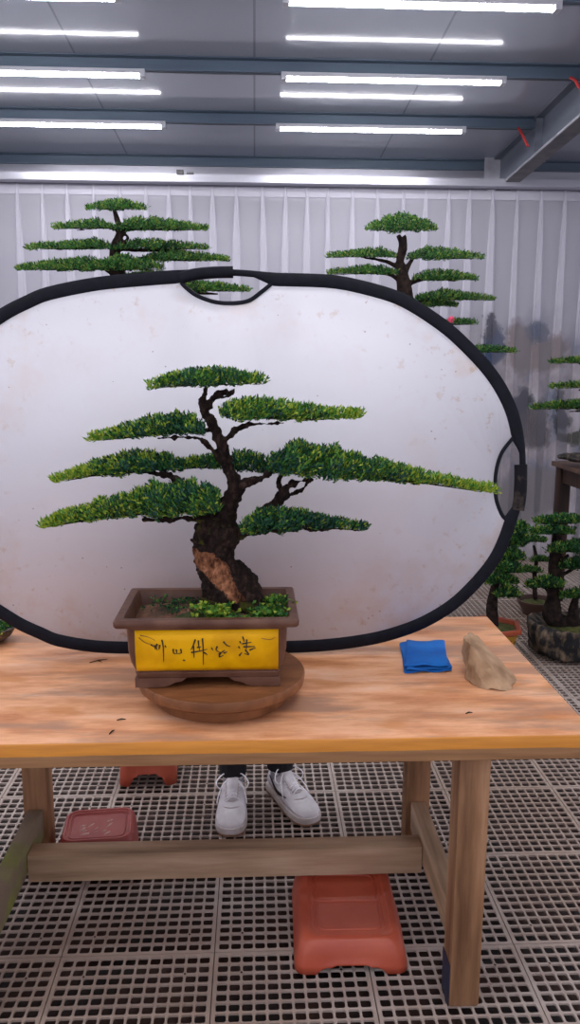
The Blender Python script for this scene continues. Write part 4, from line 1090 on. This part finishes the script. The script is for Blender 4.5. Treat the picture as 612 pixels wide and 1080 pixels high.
        # toe cap seam, tongue, collar, laces
        def surf(u):
            for (a, w0, h0), (b_, w1, h1) in zip(sec, sec[1:]):
                if u <= b_: t = (u-a)/(b_-a); return w0+(w1-w0)*t, h0+(h1-h0)*t
        q = MB()
        for u0 in (.70,):
            w_, h = surf(u0); q.tube(catmull([W(u0-.10,-w_*.92,.045), W(u0+.02,-w_*.55,h-.006), W(u0+.06,0,h-.003), W(u0+.02,w_*.55,h-.006), W(u0-.10,w_*.92,.045)], 5), .0016, 6)
        q.tube(catmull([W(.30,-.020,.098), W(.45,-.020,.088), W(.62,-.018,.073), W(.66,0,.071), W(.62,.018,.073), W(.45,.020,.088), W(.30,.020,.098)], 4), .002, 6)
        wpart(q, 'stitched_seam', M['sole'], shoe)
        q = MB(); q.tube([W(.62,0,.070), W(.48,0,.088), W(.36,0,.101), W(.27,0,.122)], [(.016,.005),(.019,.006),(.021,.007),(.020,.004)], 12, flat=s); wpart(q, 'tongue', M['shoe'], shoe)
        q = MB(); q.tube(catmull([W(.30,-.026,.098), W(.14,-.030,.104), W(.02,0,.108), W(.14,.030,.104), W(.30,.026,.098)], 5), .007, 8); wpart(q, 'collar', M['shoe'], shoe)
        q = MB()
        for k in range(6):
            u = .36+.05*k; w_, h = surf(u); q.tube(catmull([W(u+.01,-.024,h-.004), W(u,0,h+.008), W(u+.01,.024,h-.004)], 4), .0034, 6)
            q.tube(catmull([W(u,-.020,h-.002), W(u+.022,0,h+.007), W(u+.045,.020,h-.005)], 4), .0022, 6)
        for sg in (-1, 1):
            q.tube(catmull([W(.33,0,.108), W(.33,sg*.03,.118), W(.42,sg*.055,.100), W(.44,sg*.040,.080), W(.36,sg*.012,.104)], 5), .0024, 6)
            q.tube(catmull([W(.33,0,.108), W(.42,sg*.030,.096), W(.54,sg*.046,.070), W(.60,sg*.050,.052)], 5), .0022, 6)
        wpart(q, 'laces', M['lace'], shoe)
        q = MB(); p = (al if lbl == 'left' else ar); q.tube([V((p.x,p.y,.055)), V((p.x,p.y,.105))], .036, 14); wpart(q, 'sock', M['sock'], root)
        if sw:
            sg = -1 if (W(.5,1,0).x > W(.5,-1,0).x) else 1; sg = 1 if W(0,1,0).x < W(0,-1,0).x else -1
            q = MB(); pts = [];
            for u, z, th in ((.16,.076,.0015),(.24,.060,.005),(.32,.048,.0085),(.40,.045,.0085),(.48,.050,.006),(.56,.055,.004),(.64,.060,.001)):
                w_, h = surf(u); fr = (z-.022)/(h-.022); pts.append((W(u, sg*(w_*(1-.10*max(0,fr-.4))+.0015), z), (th, .002)))
            q.tube([p_ for p_, _ in pts], [r_ for _, r_ in pts], 8, flat=(0,0,1)); wpart(q, 'curved_tick_mark', M['ink'], shoe, label='black curved tick mark')
person()

# ------------------------------------------------------------------ world light
wd = bpy.data.worlds.new('overcast'); S.world = wd; wd.use_nodes = True
bg = wd.node_tree.nodes['Background']; bg.inputs[0].default_value = (.84,.82,.95,1); bg.inputs[1].default_value = .66
